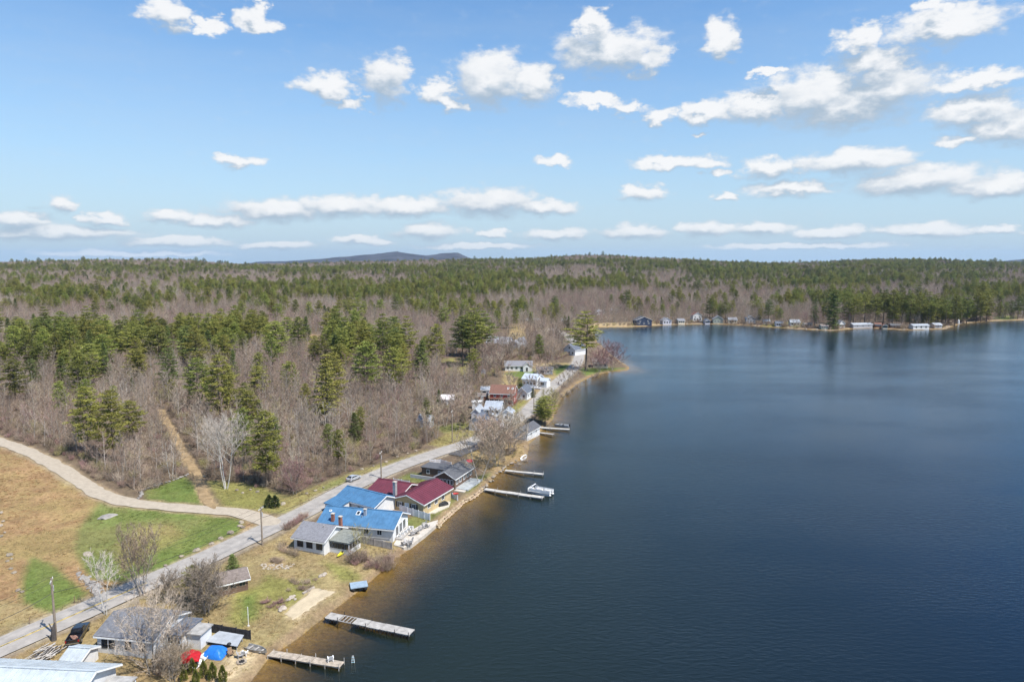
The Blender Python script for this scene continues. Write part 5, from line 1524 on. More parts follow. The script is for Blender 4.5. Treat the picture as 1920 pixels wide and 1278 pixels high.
# black covered table, white canopy
p = at(830, 948); r = thing('covered_table', 'black covered table on the terrace by the maroon roofed house', 'table', p + Vector((0, 0, .1)), R(35))
mb = MB(); mb.prism([(-1.35, .08), (1.35, .08), (1.25, .72), (1.0, .86), (-1.0, .86), (-1.25, .72)], -.62, .62); mb.build('cover', mat('black_cover', (.035,.035,.038), .7, .3, 2.0, .4, 6), r, bevel=.06)
for sx_ in (-1, 1):
    for sy_ in (-1, 1):
        mb = MB(); mb.box(sx_ * 1.15 - .05, sy_ * .5 - .05, 0, sx_ * 1.15 + .05, sy_ * .5 + .05, .079); mb.build('leg', DARKT, r)
p = at(771, 948); r = thing('sun_canopy', 'small white peaked canopy beside the white fence', 'canopy', p, R(15))
mb = MB(); mb.add([(-1.3,-1.3,2.0),(1.3,-1.3,2.0),(1.3,1.3,2.0),(-1.3,1.3,2.0),(0,0,2.75)], [(0,1,4),(1,2,4),(2,3,4),(3,0,4),(3,2,1,0)]); mb.build('canopy_top', TRIM, r)
for sx_ in (-1, 1):
    for sy_ in (-1, 1):
        mb = MB(); mb.box(sx_ * 1.2 - .04, sy_ * 1.2 - .04, 0, sx_ * 1.2 + .04, sy_ * 1.2 + .04, 2.0); mb.build('leg', TRIM, r)
def umbrella(label, p, m, rad=1.3):
    r = thing('garden_umbrella', label, 'umbrella', p)
    mb = MB(); mb.tube([(0,0,0),(0,0,2.35)], .035, 6); mb.build('pole', TRIM, r)
    mb = MB(); n = 8; mb.add([(rad*math.cos(2*math.pi*k/n), rad*math.sin(2*math.pi*k/n), 1.95) for k in range(n)] + [(0,0,2.45)], [(k, (k+1) % n, n) for k in range(n)]); mb.build('canopy', m, r)
    mb = MB(); mb.tube([(0,0,0),(0,0,.12)], .28, 10); mb.build('base', CONC, r)
umbrella('red garden umbrella beside the brown cottage', at(880, 876), mat('red_cloth', (.5,.06,.07), .8, .1, 1.0))

# ------------------------------------------------------------------ fences
def fence(name, label, line, h, m, panel=2.0, pm=None, style='board'):
    P = [at(*p) for p in line]
    r = thing(name, label, 'fence', P[0])
    o0 = P[0]
    for a, b in zip(P[:-1], P[1:]):
        L = (b - a).length; n = max(1, round(L / panel))
        ang = math.atan2(b.y - a.y, b.x - a.x)
        for k in range(n):
            q, q2 = a.lerp(b, k / n) - o0, a.lerp(b, (k + 1) / n) - o0
            s = L / n
            mb = MB(); 
            if style == 'board':
                nb = max(4, int(s / .28))
                for j in range(nb): mb.box(.06 + j * (s - .12) / nb, -.015 + .012 * (j % 2), .06, .06 + (j + 1) * (s - .12) / nb - .012, .02 + .012 * (j % 2), h - .04 - .03 * rnd.random())
                mb.box(.05, .035, .3, s - .05, .08, .42); mb.box(.05, .035, h - .45, s - .05, .08, h - .33)
            else:
                nb = max(4, int(s / .2))
                for j in range(nb): mb.box(.08 + j * (s - .1) / nb, -.012, .06, .08 + (j + .55) * (s - .1) / nb, .012, h)
                mb.box(.02, .014, .25, s - .02, .05, .35); mb.box(.02, .014, h - .3, s - .02, .05, h - .2)
            o = mb.build('panel', m, r, q); o.rotation_euler.z = ang; o['kind'] = 'stuff'
        for k in range(n + 1):
            q = a.lerp(b, k / n) - o0
            mb = MB(); mb.box(-.06, -.06, -.5, .06, .06, h + .08); mb.box(-.08, -.08, h + .081, .08, .08, h + .14); o = mb.build('post', pm or m, r, q); o.rotation_euler.z = ang
    return r
WF = mat('white_vinyl', (.74,.75,.78), .5, .04, 1.0)
fence('privacy_fence', 'tall white panel fence between the blue and maroon roofed houses', [(709,955),(722,948),(764,964),(806,976)], 1.75, WF, 1.9)
fence('picket_fence', 'white picket fence along the road by the brown cottage', [(806,868),(826,868),(846,874)], 1.15, WF, 2.0, style='picket')
fence('picket_fence', 'low white picket fence behind the maroon roof', [(738,904),(768,909)], 1.1, WF, 2.0, style='picket')
fence('picket_fence', 'white fence beside the terrace and red kayak', [(829,925),(858,938)], 1.2, WF, 2.0)
fence('board_fence', 'weathered grey board fence in front of the blue-roofed house', [(672,1016),(702,1023),(735,1030)], 1.5, mat('grey_fence_boards', (.40,.37,.345), .9, .2, 1.5), 2.2)
fence('board_fence', 'black board fence behind the grey and blue tarps', [(392,1184),(470,1199)], 1.55, mat('black_fence_boards', (.05,.048,.05), .9, .3, 1.5), 2.3)
# wire fence along the field
fp = [at(*p) for p in [(-40,1212),(-5,1194),(56,1170),(100,1150),(140,1130),(172,1112)]]
r = thing('wire_fence', 'old wire fence on wooden posts along the orange field', 'fence', fp[0])
for q in fp:
    mb = MB(); mb.tube([(0,0,-.3),(.02,0,1.3)], .06, 6); mb.build('post', WOODB, r, q - fp[0])
for z_ in (.55, 1.1):
    mb = MB(); mb.tube([(q - fp[0]) + Vector((0,0,z_)) for q in fp], .012, 4); mb.build('wire', DARKT, r)

# ------------------------------------------------------------------ stones
WALLPX = [(822,989),(832,977),(845,966),(858,954),(870,943),(880,938),(892,931),(905,920)]
wl_ = smooth_line([flat_ground(*p) for p in WALLPX], .75)
r = thing('stone_retaining_wall', 'tan stone retaining wall along the lawn edge at the lake', 'wall', (wl_[0][0], wl_[0][1], 0))
for i, q in enumerate(wl_):
    for lay in range(2):
        rock((q[0] - wl_[0][0] - lay * .25 + rnd.uniform(-.1, .1), q[1] - wl_[0][1] + lay * .25 + rnd.uniform(-.1, .1), .15 + lay * .45), rnd.uniform(.34, .5), mat('tan_stone', (.42,.32,.21), .9, .22, 1.5, .4, 6, rand=.2), 'stone', r, i * 3 + lay, .72)
for i, q in enumerate(smooth_line([flat_ground(*p) for p in [(905,919),(918,905),(932,890),(950,876),(965,866)]], 1.5)):
    tag(rock((q[0] + rnd.uniform(-.8, .5), q[1] + rnd.uniform(-.5, .8), .25), rnd.uniform(.4, .9), STONE, seed=i + 60), 'rounded shore boulder between the long dock and the slim dock', 'boulder', 'shore boulders between the docks')
BOUL = [(452,980,.9),(450,986,.8),(455,989,.7),(432,999,1.0),(414,1010,.8),(397,1020,.8),(368,1032,1.0),(340,1043,.7),(310,1060,.5)]
for i, (bx, by, s) in enumerate(BOUL): tag(rock(at(bx, by) + Vector((0, 0, .1)), s, STONE, seed=i), 'pale boulder on the green verge where the road meets the gravel lane', 'boulder', 'boulders lining the road verge')
for i, (bx, by, s) in enumerate([(679,880,.8),(724,866,.8),(745,856,.6),(591,920,.7),(575,925,.6),(530,945,.9),(606,914,.5),(700,874,.5),(765,850,.6),(780,845,.6)]): tag(rock(at(bx, by) + Vector((0, 0, .1)), s, STONE, seed=i + 11), 'pale boulder at the edge of the roadside woods', 'boulder', 'boulders at the wood edge')
for i, (bx, by, s) in enumerate([(444,919,.6),(482,922,.7),(470,918,.5),(455,924,.5),(383,893,.6),(376,900,.5)]): tag(rock(at(bx, by) + Vector((0, 0, .1)), s, STONE, seed=i + 21), 'small stone on the grass near the white birches', 'boulder', 'stones near the birches')
tag(rock(at(203, 968) + Vector((0, 0, -.1)), 1.5, STONEG, 'ledge_rock', seed=3, flat=.42, asp=1.75), 'broad flat grey ledge rock in the green field', 'rock')
tag(rock(at(164, 1040) + Vector((0, 0, .05)), .8, STONE, 'ledge_rock', seed=4, flat=.5, asp=1.7), 'low pale slab rock at the border of green and orange field', 'rock')
for i, (bx, by, s) in enumerate([(2,962,.6),(6,978,.45),(1,986,.7),(9,999,.4),(3,1006,.55)]): tag(rock(at(bx, by) + Vector((0, 0, .2)), s, STONE, seed=i + 31), 'stone of a tumbled row in the orange field', 'boulder', 'tumbled stones in the field')
for i, (bx, by, s) in enumerate([(17,1041,.9),(14,1052,.5),(20,1066,.6),(26,1074,.6),(22,1048,.4),(33,1107,.6),(41,1110,.5)]): tag(rock(at(bx, by) + Vector((0, 0, .1)), s, STONE, seed=i + 41), 'loose stone in the dry lower field', 'boulder', 'loose stones in the lower field')
r = None
sw = smooth_line([at(*p)[:2] for p in [(262,934),(268,920),(285,913),(310,905),(335,897),(352,890)]], .8)
r = thing('dry_stone_wall', 'tumbled dry stone wall at the wood edge by the gravel lane', 'wall', (*sw[0], hz(*sw[0])))
for i, q in enumerate(sw): rock((q[0] - sw[0][0] + rnd.uniform(-.3, .3), q[1] - sw[0][1] + rnd.uniform(-.3, .3), hz(*q) - hz(*sw[0]) + .15), rnd.uniform(.25, .5), STONEG, 'stone', r, i)
o0 = at(170, 1095); r = thing('riprap', 'grey broken stone wash spilling towards the road', 'stones', o0)
for i in range(70):
    t = rnd.random(); q = at(152 + 36 * t + rnd.uniform(-9, 9), 1078 + 34 * t + rnd.uniform(-6, 6)); rock(q - o0 + Vector((0, 0, .05)), rnd.uniform(.2, .5), STONEG, 'stone', r, i)
for i, (bx, by, s) in enumerate([(605,1079,.75),(609,1076,.6),(601,1081,.6),(530,1141,.9),(547,1121,.7),(541,1125,.6),(551,1118,.5),(553,1124,.4),(525,1146,.5)]): tag(rock(at(bx, by) + Vector((0, 0, .15)), s, mat('pale_stone', (.38,.33,.27), .9, .15, 1.2, .3, 6, rand=.1), seed=i + 51), 'pale boulder along the old garden bed above the beach', 'boulder', 'pale boulders in the garden bed')
o0 = at(515, 1060); r = thing('stone_bed', 'strip of pale rubble in the lawn behind the spruce', 'stones', o0)
for i in range(60): rock(at(rnd.uniform(490, 552), 1062 + rnd.uniform(-5, 5)) - o0 + Vector((0, 0, .03)), rnd.uniform(.1, .26), mat('pale_stone', (.38,.33,.27)), 'stone', r, i)
p, rz, L = head((569,1113), (588,1102))
mb = MB(); mb.box(-1.4, -.22, 0, 1.4, .22, .28); tag(mb.build('timber', mat('pale_stone', (.38,.33,.27)), None, p), 'pale squared timber lying at the beach edge', 'timber').rotation_euler.z = rz

# ------------------------------------------------------------------ utility poles and lines
def pole(label, foot, top, arm=True, ang=0):
    p = at(*foot); depth = p.y * CP - (p.z - CAM_Z) * SP
    H = (foot[1] - top[1]) * depth / FPX / math.cos(math.atan2(foot[1] - CY, FPX)) * 1.0
    r = thing('utility_pole', label, 'pole', p, ang, 'utility poles along the road')
    mb = MB(); mb.tube([(0,0,-.5),(0,0,H)], [.20,.14], 8); mb.build('shaft', mat('pole_wood', (.27,.22,.17), .9, .2, 1.5), r)
    if arm:
        mb = MB(); mb.box(-1.1, -.06, H - .55, 1.1, .06, H - .42); a_ = mb.build('crossarm', mat('pole_arm', (.42,.38,.33), .9, .2, 1.5), r)
        for x_ in (-1.0, -.45, .45, 1.0):
            mb = MB(); mb.tube([(x_, 0, H - .419), (x_, 0, H - .2)], [.06, .04], 6); mb.build('insulator', TRIM, a_)
    mb = MB(); mb.tube([(.3, 0, H - 2.2), (.3, 0, H - 1.35)], .2, 8); mb.box(.12, -.04, H - 1.9, .3, .04, H - 1.8); mb.build('transformer', GREYW, r)
    return p + Vector((0, 0, H))
ra = R(25)
T1 = pole('utility pole with white crossarm beside the parked black truck', (105,1192), (97,1087), ang=ra + R(90))
T2 = pole('utility pole at the gravel lane junction by the white cottage', (492,1021), (489,950), ang=ra + R(60))
T3 = pole('utility pole across from the silver car', (715,897), (711,845), ang=ra + R(60))
T4 = pole('utility pole near the driveway of the pale grey house', (848,829), (846,768), ang=ra + R(60))
T5 = pole('utility pole at the roadside beyond the boathouse', (1001,770), (1000,726), ang=ra + R(80))
T0 = T1 + (T1 - T2) * .45 + Vector((0, 0, 0))
for i, (a, b) in enumerate(zip((T0, T1, T2, T3, T4), (T1, T2, T3, T4, T5))):
    for j, (o_, dz) in enumerate(((-.9, -.2), (.9, -.2), (0, -2.4))):
        d_ = (b - a); nn = Vector((-d_.y, d_.x, 0)).normalized() * o_
        pts = [a.lerp(b, k / 16) + nn + Vector((0, 0, dz - 4 * (1.1 if j < 2 else 1.4) * (k / 16) * (1 - k / 16))) for k in range(17)]
        mb = MB(); mb.tube(pts, .022 if j < 2 else .04, 4)
        tag(mb.build('power_line', DARKT), 'black overhead cable strung between the utility poles', 'cable', 'overhead cables')

# ------------------------------------------------------------------ vehicles
def wheel(r, x, y, rad, w=.24):
    mb = MB(); mb.tube([(x, y - w/2, rad), (x, y + w/2, rad)], rad, 14); wo = mb.build('wheel', mat('tyre_rubber', (.02,.02,.02), .9, .2, 2), r, smooth=False)
    mb = MB(); s = 1 if y > 0 else -1; mb.tube([(x, y + s * (w/2 + .003), rad), (x, y + s * (w/2 + .02), rad)], rad * .6, 10); mb.build('rim', mat('wheel_alloy', (.5,.5,.5), .35, .1, 2, metal=.7), wo)
def shell(prof, w, tuck=.12, zt=1.0):
    """Body from a side profile (x,z), narrowed above zt."""
    mb = MB(); k = len(prof)
    def yy(z_): return w/2 - max(0, z_ - zt) * tuck / .5
    mb.add([(x, -yy(z_), z_) for x, z_ in prof] + [(x, yy(z_), z_) for x, z_ in prof], [tuple(range(k)), tuple(range(2*k-1, k-1, -1))] + [((i+1) % k, i, k + i, k + (i+1) % k) for i in range(k)])
    return mb
p, rz, _ = head((136,1213), (159,1173)); p = at(147, 1195)
rt = thing('pickup_truck', 'black pickup truck with brown load parked off the road', 'truck', p + Vector((0, 0, .08)), rz)
BLK = mat('black_paint', (.012,.012,.015), .22, .1, 1.0, spec=.5, coat=.6)
shell([(-2.85,.55),(2.8,.5),(2.85,.75),(2.75,1.02),(1.35,1.12),(-.62,1.15),(-.62,.75),(-2.85,.75)], 1.95).build('body', BLK, rt, bevel=.04)
shell([(1.35,1.121),(.6,1.72),(-.35,1.78),(-.62,1.70),(-.62,1.121)], 1.84, .2, 1.1).build('cab', BLK, rt, bevel=.04)
for s in (-1, 1):
    mb = MB(); mb.box(-2.85, s * .93 - .05, .751, -.65, s * .93 + .05, 1.18); mb.build('bed_side', BLK, rt, bevel=.02)
    mb = MB(); mb.add([(.95, s*.90, 1.17), (.50, s*.79, 1.62), (-.42, s*.78, 1.66), (-.45, s*.90, 1.17)], [(0,1,2,3)]); mb.build('side_window', GLASS, rt)
    mb = MB(); mb.box(2.78, s * .72 - .18, .72, 2.87, s * .72 + .18, .92); mb.build('headlight', mat('lamp_glass', (.7,.7,.7), .15), rt)
    mb = MB(); mb.box(-2.89, s * .86 - .08, .8, -2.80, s * .86 + .08, 1.1); mb.build('tail_light', mat('lamp_red', (.4,.02,.02), .3), rt)
mb = MB(); mb.box(-2.86, -.88, .751, -2.78, .88, 1.18); mb.build('tailgate', BLK, rt)
mb = MB(); mb.box(-2.93, -.9, .5, -2.86, .9, .68); mb.build('bumper', mat('chrome', (.5,.5,.5), .2, .1, 1, metal=.9), rt)
mb = MB(); mb.add([(1.29,-.83,1.17),(1.29,.83,1.17),(.66,.72,1.68),(.66,-.72,1.68)], [(0,1,2,3)]); mb.build('windscreen', GLASS, rt)
mb = MB(); mb.add([(-.64,-.7,1.25),(-.64,.7,1.25),(-.645,.66,1.62),(-.645,-.66,1.62)], [(3,2,1,0)]); mb.build('rear_window', GLASS, rt)
mb = MB()
for k in range(9):
    x_, y_ = rnd.uniform(-2.2, -1.2), rnd.uniform(-.5, .5); mb.tube([(x_ - .25, y_ - .2, .84 + .02*k), (x_ + .3, y_ + .2, .88 + .02*k)], .12, 6)
tag(mb.build('truck_load', mat('load_logs', (.28,.16,.12), .9, .35, 1.2), None, rt.location), 'reddish brown load of logs in the black truck bed', 'logs').rotation_euler.z = rz
for x_ in (1.85, -1.8):
    for s in (-1, 1): wheel(rt, x_, s * .88, .39)
ri = min(range(len(ROAD)), key=lambda i: (Vector(ROAD[i]) - at(668, 893).xy).length)
rdir = Vector(ROAD[ri + 2]) - Vector(ROAD[ri - 2])
rc = thing('parked_car', 'silver hatchback parked on the wooded verge of the road', 'car', at(663, 900) + Vector((0, 0, .1)), math.atan2(rdir.y, rdir.x))
SIL = mat('silver_paint', (.50,.52,.54), .25, .06, 1.0, metal=.3, coat=.5)
shell([(-2.2,.35),(2.15,.32),(2.2,.62),(2.05,.80),(1.1,.95),(-2.05,1.0),(-2.2,.8)], 1.78).build('body', SIL, rc, bevel=.07)
shell([(1.05,.951),(.25,1.42),(-1.2,1.46),(-1.95,1.05),(-2.0,1.001)], 1.70, .22, .95).build('cabin', SIL, rc, bevel=.05)
mb = MB(); mb.add([(.98,-.74,1.01),(.98,.74,1.01),(.32,.62,1.40),(.32,-.62,1.40)], [(0,1,2,3)]); mb.build('windscreen', GLASS, rc)
mb = MB(); mb.add([(-1.92,-.72,1.10),(-1.92,.72,1.10),(-1.34,.62,1.44),(-1.34,-.62,1.44)], [(3,2,1,0)]); mb.build('rear_window', GLASS, rc)
for s in (-1, 1):
    mb = MB(); mb.add([(.72, s*.83, 1.02), (.16, s*.66, 1.37), (-1.15, s*.65, 1.40), (-1.6, s*.83, 1.06)], [(0,1,2,3)]); mb.build('side_window', GLASS, rc)
    mb = MB(); mb.box(2.05, s*.62-.2, .58, 2.21, s*.62+.2, .74); mb.build('headlight', mat('lamp_glass', (.7,.7,.7)), rc)
    mb = MB(); mb.box(-2.22, s*.66-.15, .68, -2.08, s*.66+.15, .9); mb.build('tail_light', mat('lamp_red', (.4,.02,.02)), rc)
for x_ in (1.35, -1.35):
    for s in (-1, 1): wheel(rc, x_, s * .8, .32, .2)
# ------------------------------------------------------------------ yard things below the cottage
def tarp_heap(name, label, p, L, Wd, H, m, seed, cat='tarp'):
    n = 22; g = np.random.default_rng(seed)
    U, V_ = np.meshgrid(np.linspace(-1, 1, n), np.linspace(-1, 1, n))
    zz = np.clip(1 - np.maximum(np.abs(U), np.abs(V_)) ** 3.2, 0, 1) * (1 - .3 * U ** 2) + .10 * fbm(U * 5 + seed, V_ * 5, 1.3, 3, seed) * (1 - np.maximum(np.abs(U), np.abs(V_)) ** 6)
    i = np.arange(n * n).reshape(n, n)
    f = np.stack([i[:-1, :-1], i[:-1, 1:], i[1:, 1:], i[1:, :-1]], -1).reshape(-1, 4)
    sag = 1 + .10 * fbm(U * 3, V_ * 3 + seed, 1.0, 2, seed + 4)
    me = np_mesh(name, np.stack([(U * L / 2 * sag).ravel(), (V_ * Wd / 2 * sag).ravel(), (zz * H).ravel()], 1), f)
    me.materials.append(m)
    o = bpy.data.objects.new(name, me); C.objects.link(o); o.location = p
    return tag(o, label, cat)
tarp_heap('tarp_covered_pile', 'bright blue tarp draped over a pile on the lawn', at(403,1226), 3.6, 2.6, 1.25, mat('blue_tarp', (.02,.16,.55), .45, .15, 1.5, .4, 5), 3).rotation_euler.z = R(-10)
p = at(425, 1206); r = thing('lean_shelter', 'flat pale grey sheet roof on short legs beside the black fence', 'shelter', p, R(-12))
mb = MB(); mb.slab([(-3.0, -1.2, .75), (2.8, -1.35, .7), (2.2, 1.3, 1.0), (-2.2, 1.4, 1.1)], .08); mb.build('roof_sheet', mat('pale_sheet', (.34,.36,.38), .6, .12, 1.0), r)
for (x_, y_, z_) in ((-2.6, -1.0, .66), (2.5, -1.1, .60), (2.0, 1.1, .9), (-2.0, 1.2, .98)):
    mb = MB(); mb.box(x_ - .05, y_ - .05, -.2, x_ + .05, y_ + .05, z_ - .03); mb.build('leg', WOODG, r)
p = at(356, 1248); r = thing('red_shelter', 'small dark shelter under a red tarp roof beside the white canoe', 'shelter', p, R(15))
mb = MB(); mb.box(-1.2, -.9, -.2, 1.2, .9, 1.15); mb.build('wall', DARKT, r)
mb = MB(); mb.prism([(-1.5, 1.16), (1.5, 1.16), (1.2, 1.5), (.2, 1.95), (-1.1, 1.6)], -1.2, 1.2); mb.build('roof', mat('red_tarp', (.45,.015,.02), .5, .2, 1.5, .4, 5), r, bevel=.08)
p, rz, _ = head((370,1248), (388,1228)); small_boat('canoe', 'white canoe lying beside the red tarp shelter', 'canoe', p + Vector((0, 0, .1)), rz, 4.6, 1.0, .45, TRIM, 2, tilt=.35)
for i, (bx, by) in enumerate([(433,1229),(452,1232),(459,1228)]):
    plastic_chair('lawn_chair', ['brown lawn chair beside the blue tarp', 'grey lawn chair facing the beach fire pit', 'pale lawn chair next to the grey one above the sandy beach'][i], at(bx, by) + Vector((0, 0, .05)), R(40 + 70 * i), [WOODB, GC, TRIM][i])
fire_ring(at(453, 1241) + Vector((0, 0, .05)), 'dark fire ring on the sandy beach', .6)
p = at(430, 1216); r = thing('grill', 'black kettle grill between the grey sheet and the beach', 'grill', p)
mb = MB(); mb.tube([(0,0,.62),(0,0,.7),(0,0,.85),(0,0,1.0),(0,0,1.06)], [.12,.30,.34,.22,.04], 12); mb.build('kettle', DARKT, r, smooth=True)
for k in range(3):
    a = k * 2.1; mb = MB(); mb.tube([(.12*math.cos(a), .12*math.sin(a), .66), (.35*math.cos(a), .35*math.sin(a), 0)], .025, 5); mb.build('leg', DARKT, r)
p = at(466, 1173); r = thing('net_post', 'thin white post standing on the green lawn', 'post', p)
mb = MB(); mb.tube([(0,0,-.3),(0,0,3.3)], .05, 8); mb.build('shaft', TRIM, r)
mb = MB(); mb.tube([(0,0,-.05),(0,0,.12)], .22, 10); mb.build('base', CONC, r)
# heap of broken boards near the roadside pole
o0 = at(88, 1226); r = thing('board_heap', 'heap of broken grey boards and branches beside the road pole', 'wood heap', o0)
for k in range(46):
    a = rnd.uniform(-.5, .5) + R(60); c = Vector((rnd.uniform(-1.6, 1.6), rnd.uniform(-1.6, 1.2), rnd.uniform(.1, .7)))
    dv = Vector((math.cos(a), math.sin(a), rnd.uniform(-.25, .35))) * rnd.uniform(.6, 1.6)
    mb = MB(); mb.tube([c - dv, c + dv], rnd.uniform(.04, .09), 4); mb.build('board', WOODG if k % 3 else mat('dark_branch', (.09,.08,.075), .9, .2, 1.5), r)
p = at(101, 1200); mb = MB(); mb.tube([(0,0,-.3),(0,0,.9),(.1,0,2.0),(.25,.1,2.9)], [.42,.36,.28,.1], 8); mb.tube([(.05,0,1.4),(-.7,.2,2.7)], [.2,.06], 6)
tag(mb.build('tree_stump', mat('dark_branch', (.09,.08,.075)), None, p), 'dead broken tree stump at the foot of the roadside pole', 'stump')

# ------------------------------------------------------------------ trees that stand alone
def solo_bare(label, foot, hp, tone, spread=.34, stems=1, n_limb=16, tw=.045, wide=1.0, up=.75, first=.22, seed=0, bark=None, name='bare_tree'):
    p = at(*foot); depth = p.y * CP - (p.z - CAM_Z) * SP
    H = hp * depth / FPX * 1.03
    mb, A, B, Wd = grow_bare(900 + seed, H, spread, stems, tw, n_limb if stems < 3 else int(n_limb * 1.5), up, first, 8, 12)
    v, f = sliver(A, B, Wd, seed)
    t_, c_ = two_meshes(mb, v, f, bark or (BIRCH if tone == 'pale' else BARK), TW[tone])
    return plant_tree(name, label, 'tree', (t_, c_), p, 1.0, rnd.uniform(0, 6), None, wide)
solo_bare('white forked birch at the roadside beside the riprap', (198,1152), 128, 'pale', .44, 2, 18, .05, seed=1, first=.35)
solo_bare('upright cluster of brown leafless stems by the road below the field', (267,1115), 142, 'brown', .33, 5, 20, .055, seed=2, up=1.3)
solo_bare('wide grey leafless tree in front of the dark-roofed cottage', (286,1262), 165, 'grey', .46, 3, 22, .05, 1.1, seed=3, first=.12)
solo_bare('smaller grey leafless tree beside the dark-roofed cottage wing', (330,1225), 125, 'grey', .42, 2, 18, .045, 1.1, seed=4, first=.15)
solo_bare('leafless tangle of stems near the red tarp shelter', (322,1278), 90, 'brown', .45, 4, 18, .045, 1.1, seed=5, first=.1)
solo_bare('dense rounded leafless shrub tree before the screened shed', (388,1148), 98, 'grey', .50, 5, 30, .055, 1.15, seed=6, first=.06)
solo_bare('leafless roadside shrub between cottage and road', (318,1128), 60, 'grey', .5, 4, 20, .045, 1.2, seed=7, first=.06)
solo_bare('tall clump of white birches on the green verge', (424,916), 138, 'pale', .50, 3, 22, .065, 1.1, seed=8, first=.42, up=.9)
solo_bare('purplish leafless shrub tree at the wood edge by the arborvitae pair', (553,926), 72, 'red', .46, 4, 22, .055, 1.1, seed=9, first=.08)
solo_bare('young budding tree beside the grey fence', (676,1042), 66, 'bud', .34, 3, 14, .035, 1.0, seed=10)
solo_bare('big spreading purplish-brown tree beside the brown cottage', (899,903), 112, 'brown', .46, 2, 32, .085, 1.15, seed=11, first=.2)
solo_bare('spreading leafless tree on the bank above the slim dock', (930,874), 88, 'brown', .50, 3, 30, .085, 1.2, seed=12, first=.15)
solo_bare('leafless tree leaning over the bank near the white rowboat', (958,850), 78, 'grey', .48, 3, 28, .085, 1.2, seed=13, first=.15)
solo_bare('leafless tree beside the dark asphalt apron', (915,838), 62, 'brown', .5, 3, 26, .085, 1.2, seed=14, first=.12)
solo_bare('yellow-green budding tree behind the shore cedar', (1032,778), 52, 'bud', .44, 3, 22, .06, 1.1, seed=15, first=.1)
solo_bare('wide reddish leafless tree at the tip of the point', (1149,693), 54, 'red', .58, 3, 24, .085, 1.2, seed=16, first=.12)
solo_bare('lower reddish leafless tree on the wooded point', (1124,697), 42, 'red', .55, 3, 22, .08, 1.2, seed=17, first=.1)
for i, (fx, fy, hp, tn) in enumerate([(1050,736,34,'grey'),(1062,724,34,'brown'),(1072,716,34,'grey'),(1083,708,36,'brown'),(1040,752,26,'grey'),(1096,702,30,'grey')]):
    t = solo_bare('thin leafless tree on the bank between road bend and lake', (fx, fy), hp, tn, .4, 2, 14, .06, 1.1, seed=20 + i); t['group'] = 'thin bank trees at the road bend'
for i, (fx, fy, hp, tn) in enumerate([(915,690,48,'brown'),(932,672,50,'brown'),(958,668,46,'grey'),(1000,668,50,'brown'),(1020,664,50,'grey'),(1036,676,46,'brown'),(1048,660,44,'brown'),(985,640,36,'brown'),(1010,640,38,'grey'),(1040,640,38,'brown'),(930,704,44,'grey'),(1020,622,30,'brown'),(1045,622,30,'grey'),(1065,620,28,'brown'),(860,792,56,'brown'),(835,800,60,'grey'),(818,822,64,'brown'),(874,806,46,'brown'),(897,775,44,'grey'),(926,800,38,'brown'),(948,786,44,'grey'),(966,770,40,'brown'),(908,740,42,'brown'),(958,736,40,'grey'),(1002,736,36,'brown'),(1016,716,36,'grey'),(942,706,42,'brown'),(870,772,50,'grey'),(1004,704,38,'brown'),(888,720,46,'brown'),(1034,704,34,'grey'),(858,808,48,'brown')]):
    t = solo_bare('leafless yard tree among the houses across the road', (fx, fy), hp, tn, .48, 2, 18, .09, 1.2, seed=30 + i); t['group'] = 'yard trees among the houses'
def solo_con(label, foot, hp, k, wide=1.0, name='evergreen_tree', cat='tree'):
    p = at(*foot); depth = p.y * CP - (p.z - CAM_Z) * SP
    return plant_tree(name, label, cat, CONI[k], p, hp * depth / FPX * 1.03 / CONI[k][3], rnd.uniform(0, 6), None, wide)
solo_con('small dark spruce on the lawn behind the screened shed', (437,1084), 46, 3, 2.1)
solo_con('olive evergreen behind the rounded leafless shrub', (366,1132), 74, 4, 1.35)
solo_con('tall lone pine beside the road at the point', (1098,694), 108, 2, 1.6)
solo_con('dense green cedar leaning over the lake by the boathouse', (1022,799), 56, 0, 1.7)
solo_con('young dark evergreen between the red and white houses', (975,735), 26, 7, 1.4)
solo_con('young spruce beside the road below the white house', (1000,745), 20, 3, 1.4)
solo_con('small evergreen on the lawn of the pale grey house', (868,797), 22, 7, 1.4)
solo_con('second dark cedar just behind the shore cedar', (1014,790), 44, 7, 1.5)

# columnar arborvitae
def arbor_mesh(seed):
    r = np.random.default_rng(seed); n = 900
    z = r.uniform(.05, 1, n); a = r.uniform(0, 6.283, n)
    rad = .22 * np.clip(np.minimum(1, (1 - z) * 2.2), .05, 1) * np.sqrt(r.uniform(.3, 1, n)) * (1 + .15 * np.sin(a * 3 + z * 9))
    A = np.stack([np.cos(a) * rad, np.sin(a) * rad, z * .96], 1)
    B = A + np.stack([np.cos(a) * .05, np.sin(a) * .05, r.uniform(.04, .12, n)], 1)
    return sliver(A, B, np.full(n, .05), seed)
AM = []
for i, m in enumerate((mat('arborvitae_green', (.17,.185,.035), .85, .2, 2.0, rand=.2), mat('arborvitae_dark', (.075,.10,.03), .85, .2, 2.0, rand=.2))):
    v, f = arbor_mesh(i); me = np_mesh('crown', v, f); me.materials.append(m)
    mb = MB(); mb.tube([(0,0,-.06),(0,0,.85)], [.022,.006], 5); tm = mb.mesh('trunk'); tm.materials.append(PBARK)
    AM.append((tm, me))
for i, (fx, fy, hh) in enumerate([(338,1258,2.3),(361,1262,2.4),(382,1268,2.5),(399,1274,2.7),(418,1280,2.7),(345,1276,2.2),(368,1284,2.4)]):
    plant_tree('arborvitae', 'narrow yellowish arborvitae in the row by the red tarp shelter', 'shrub', AM[0], at(fx, fy), hh, i * 1.3, 'arborvitae row by the beach', 0.95)
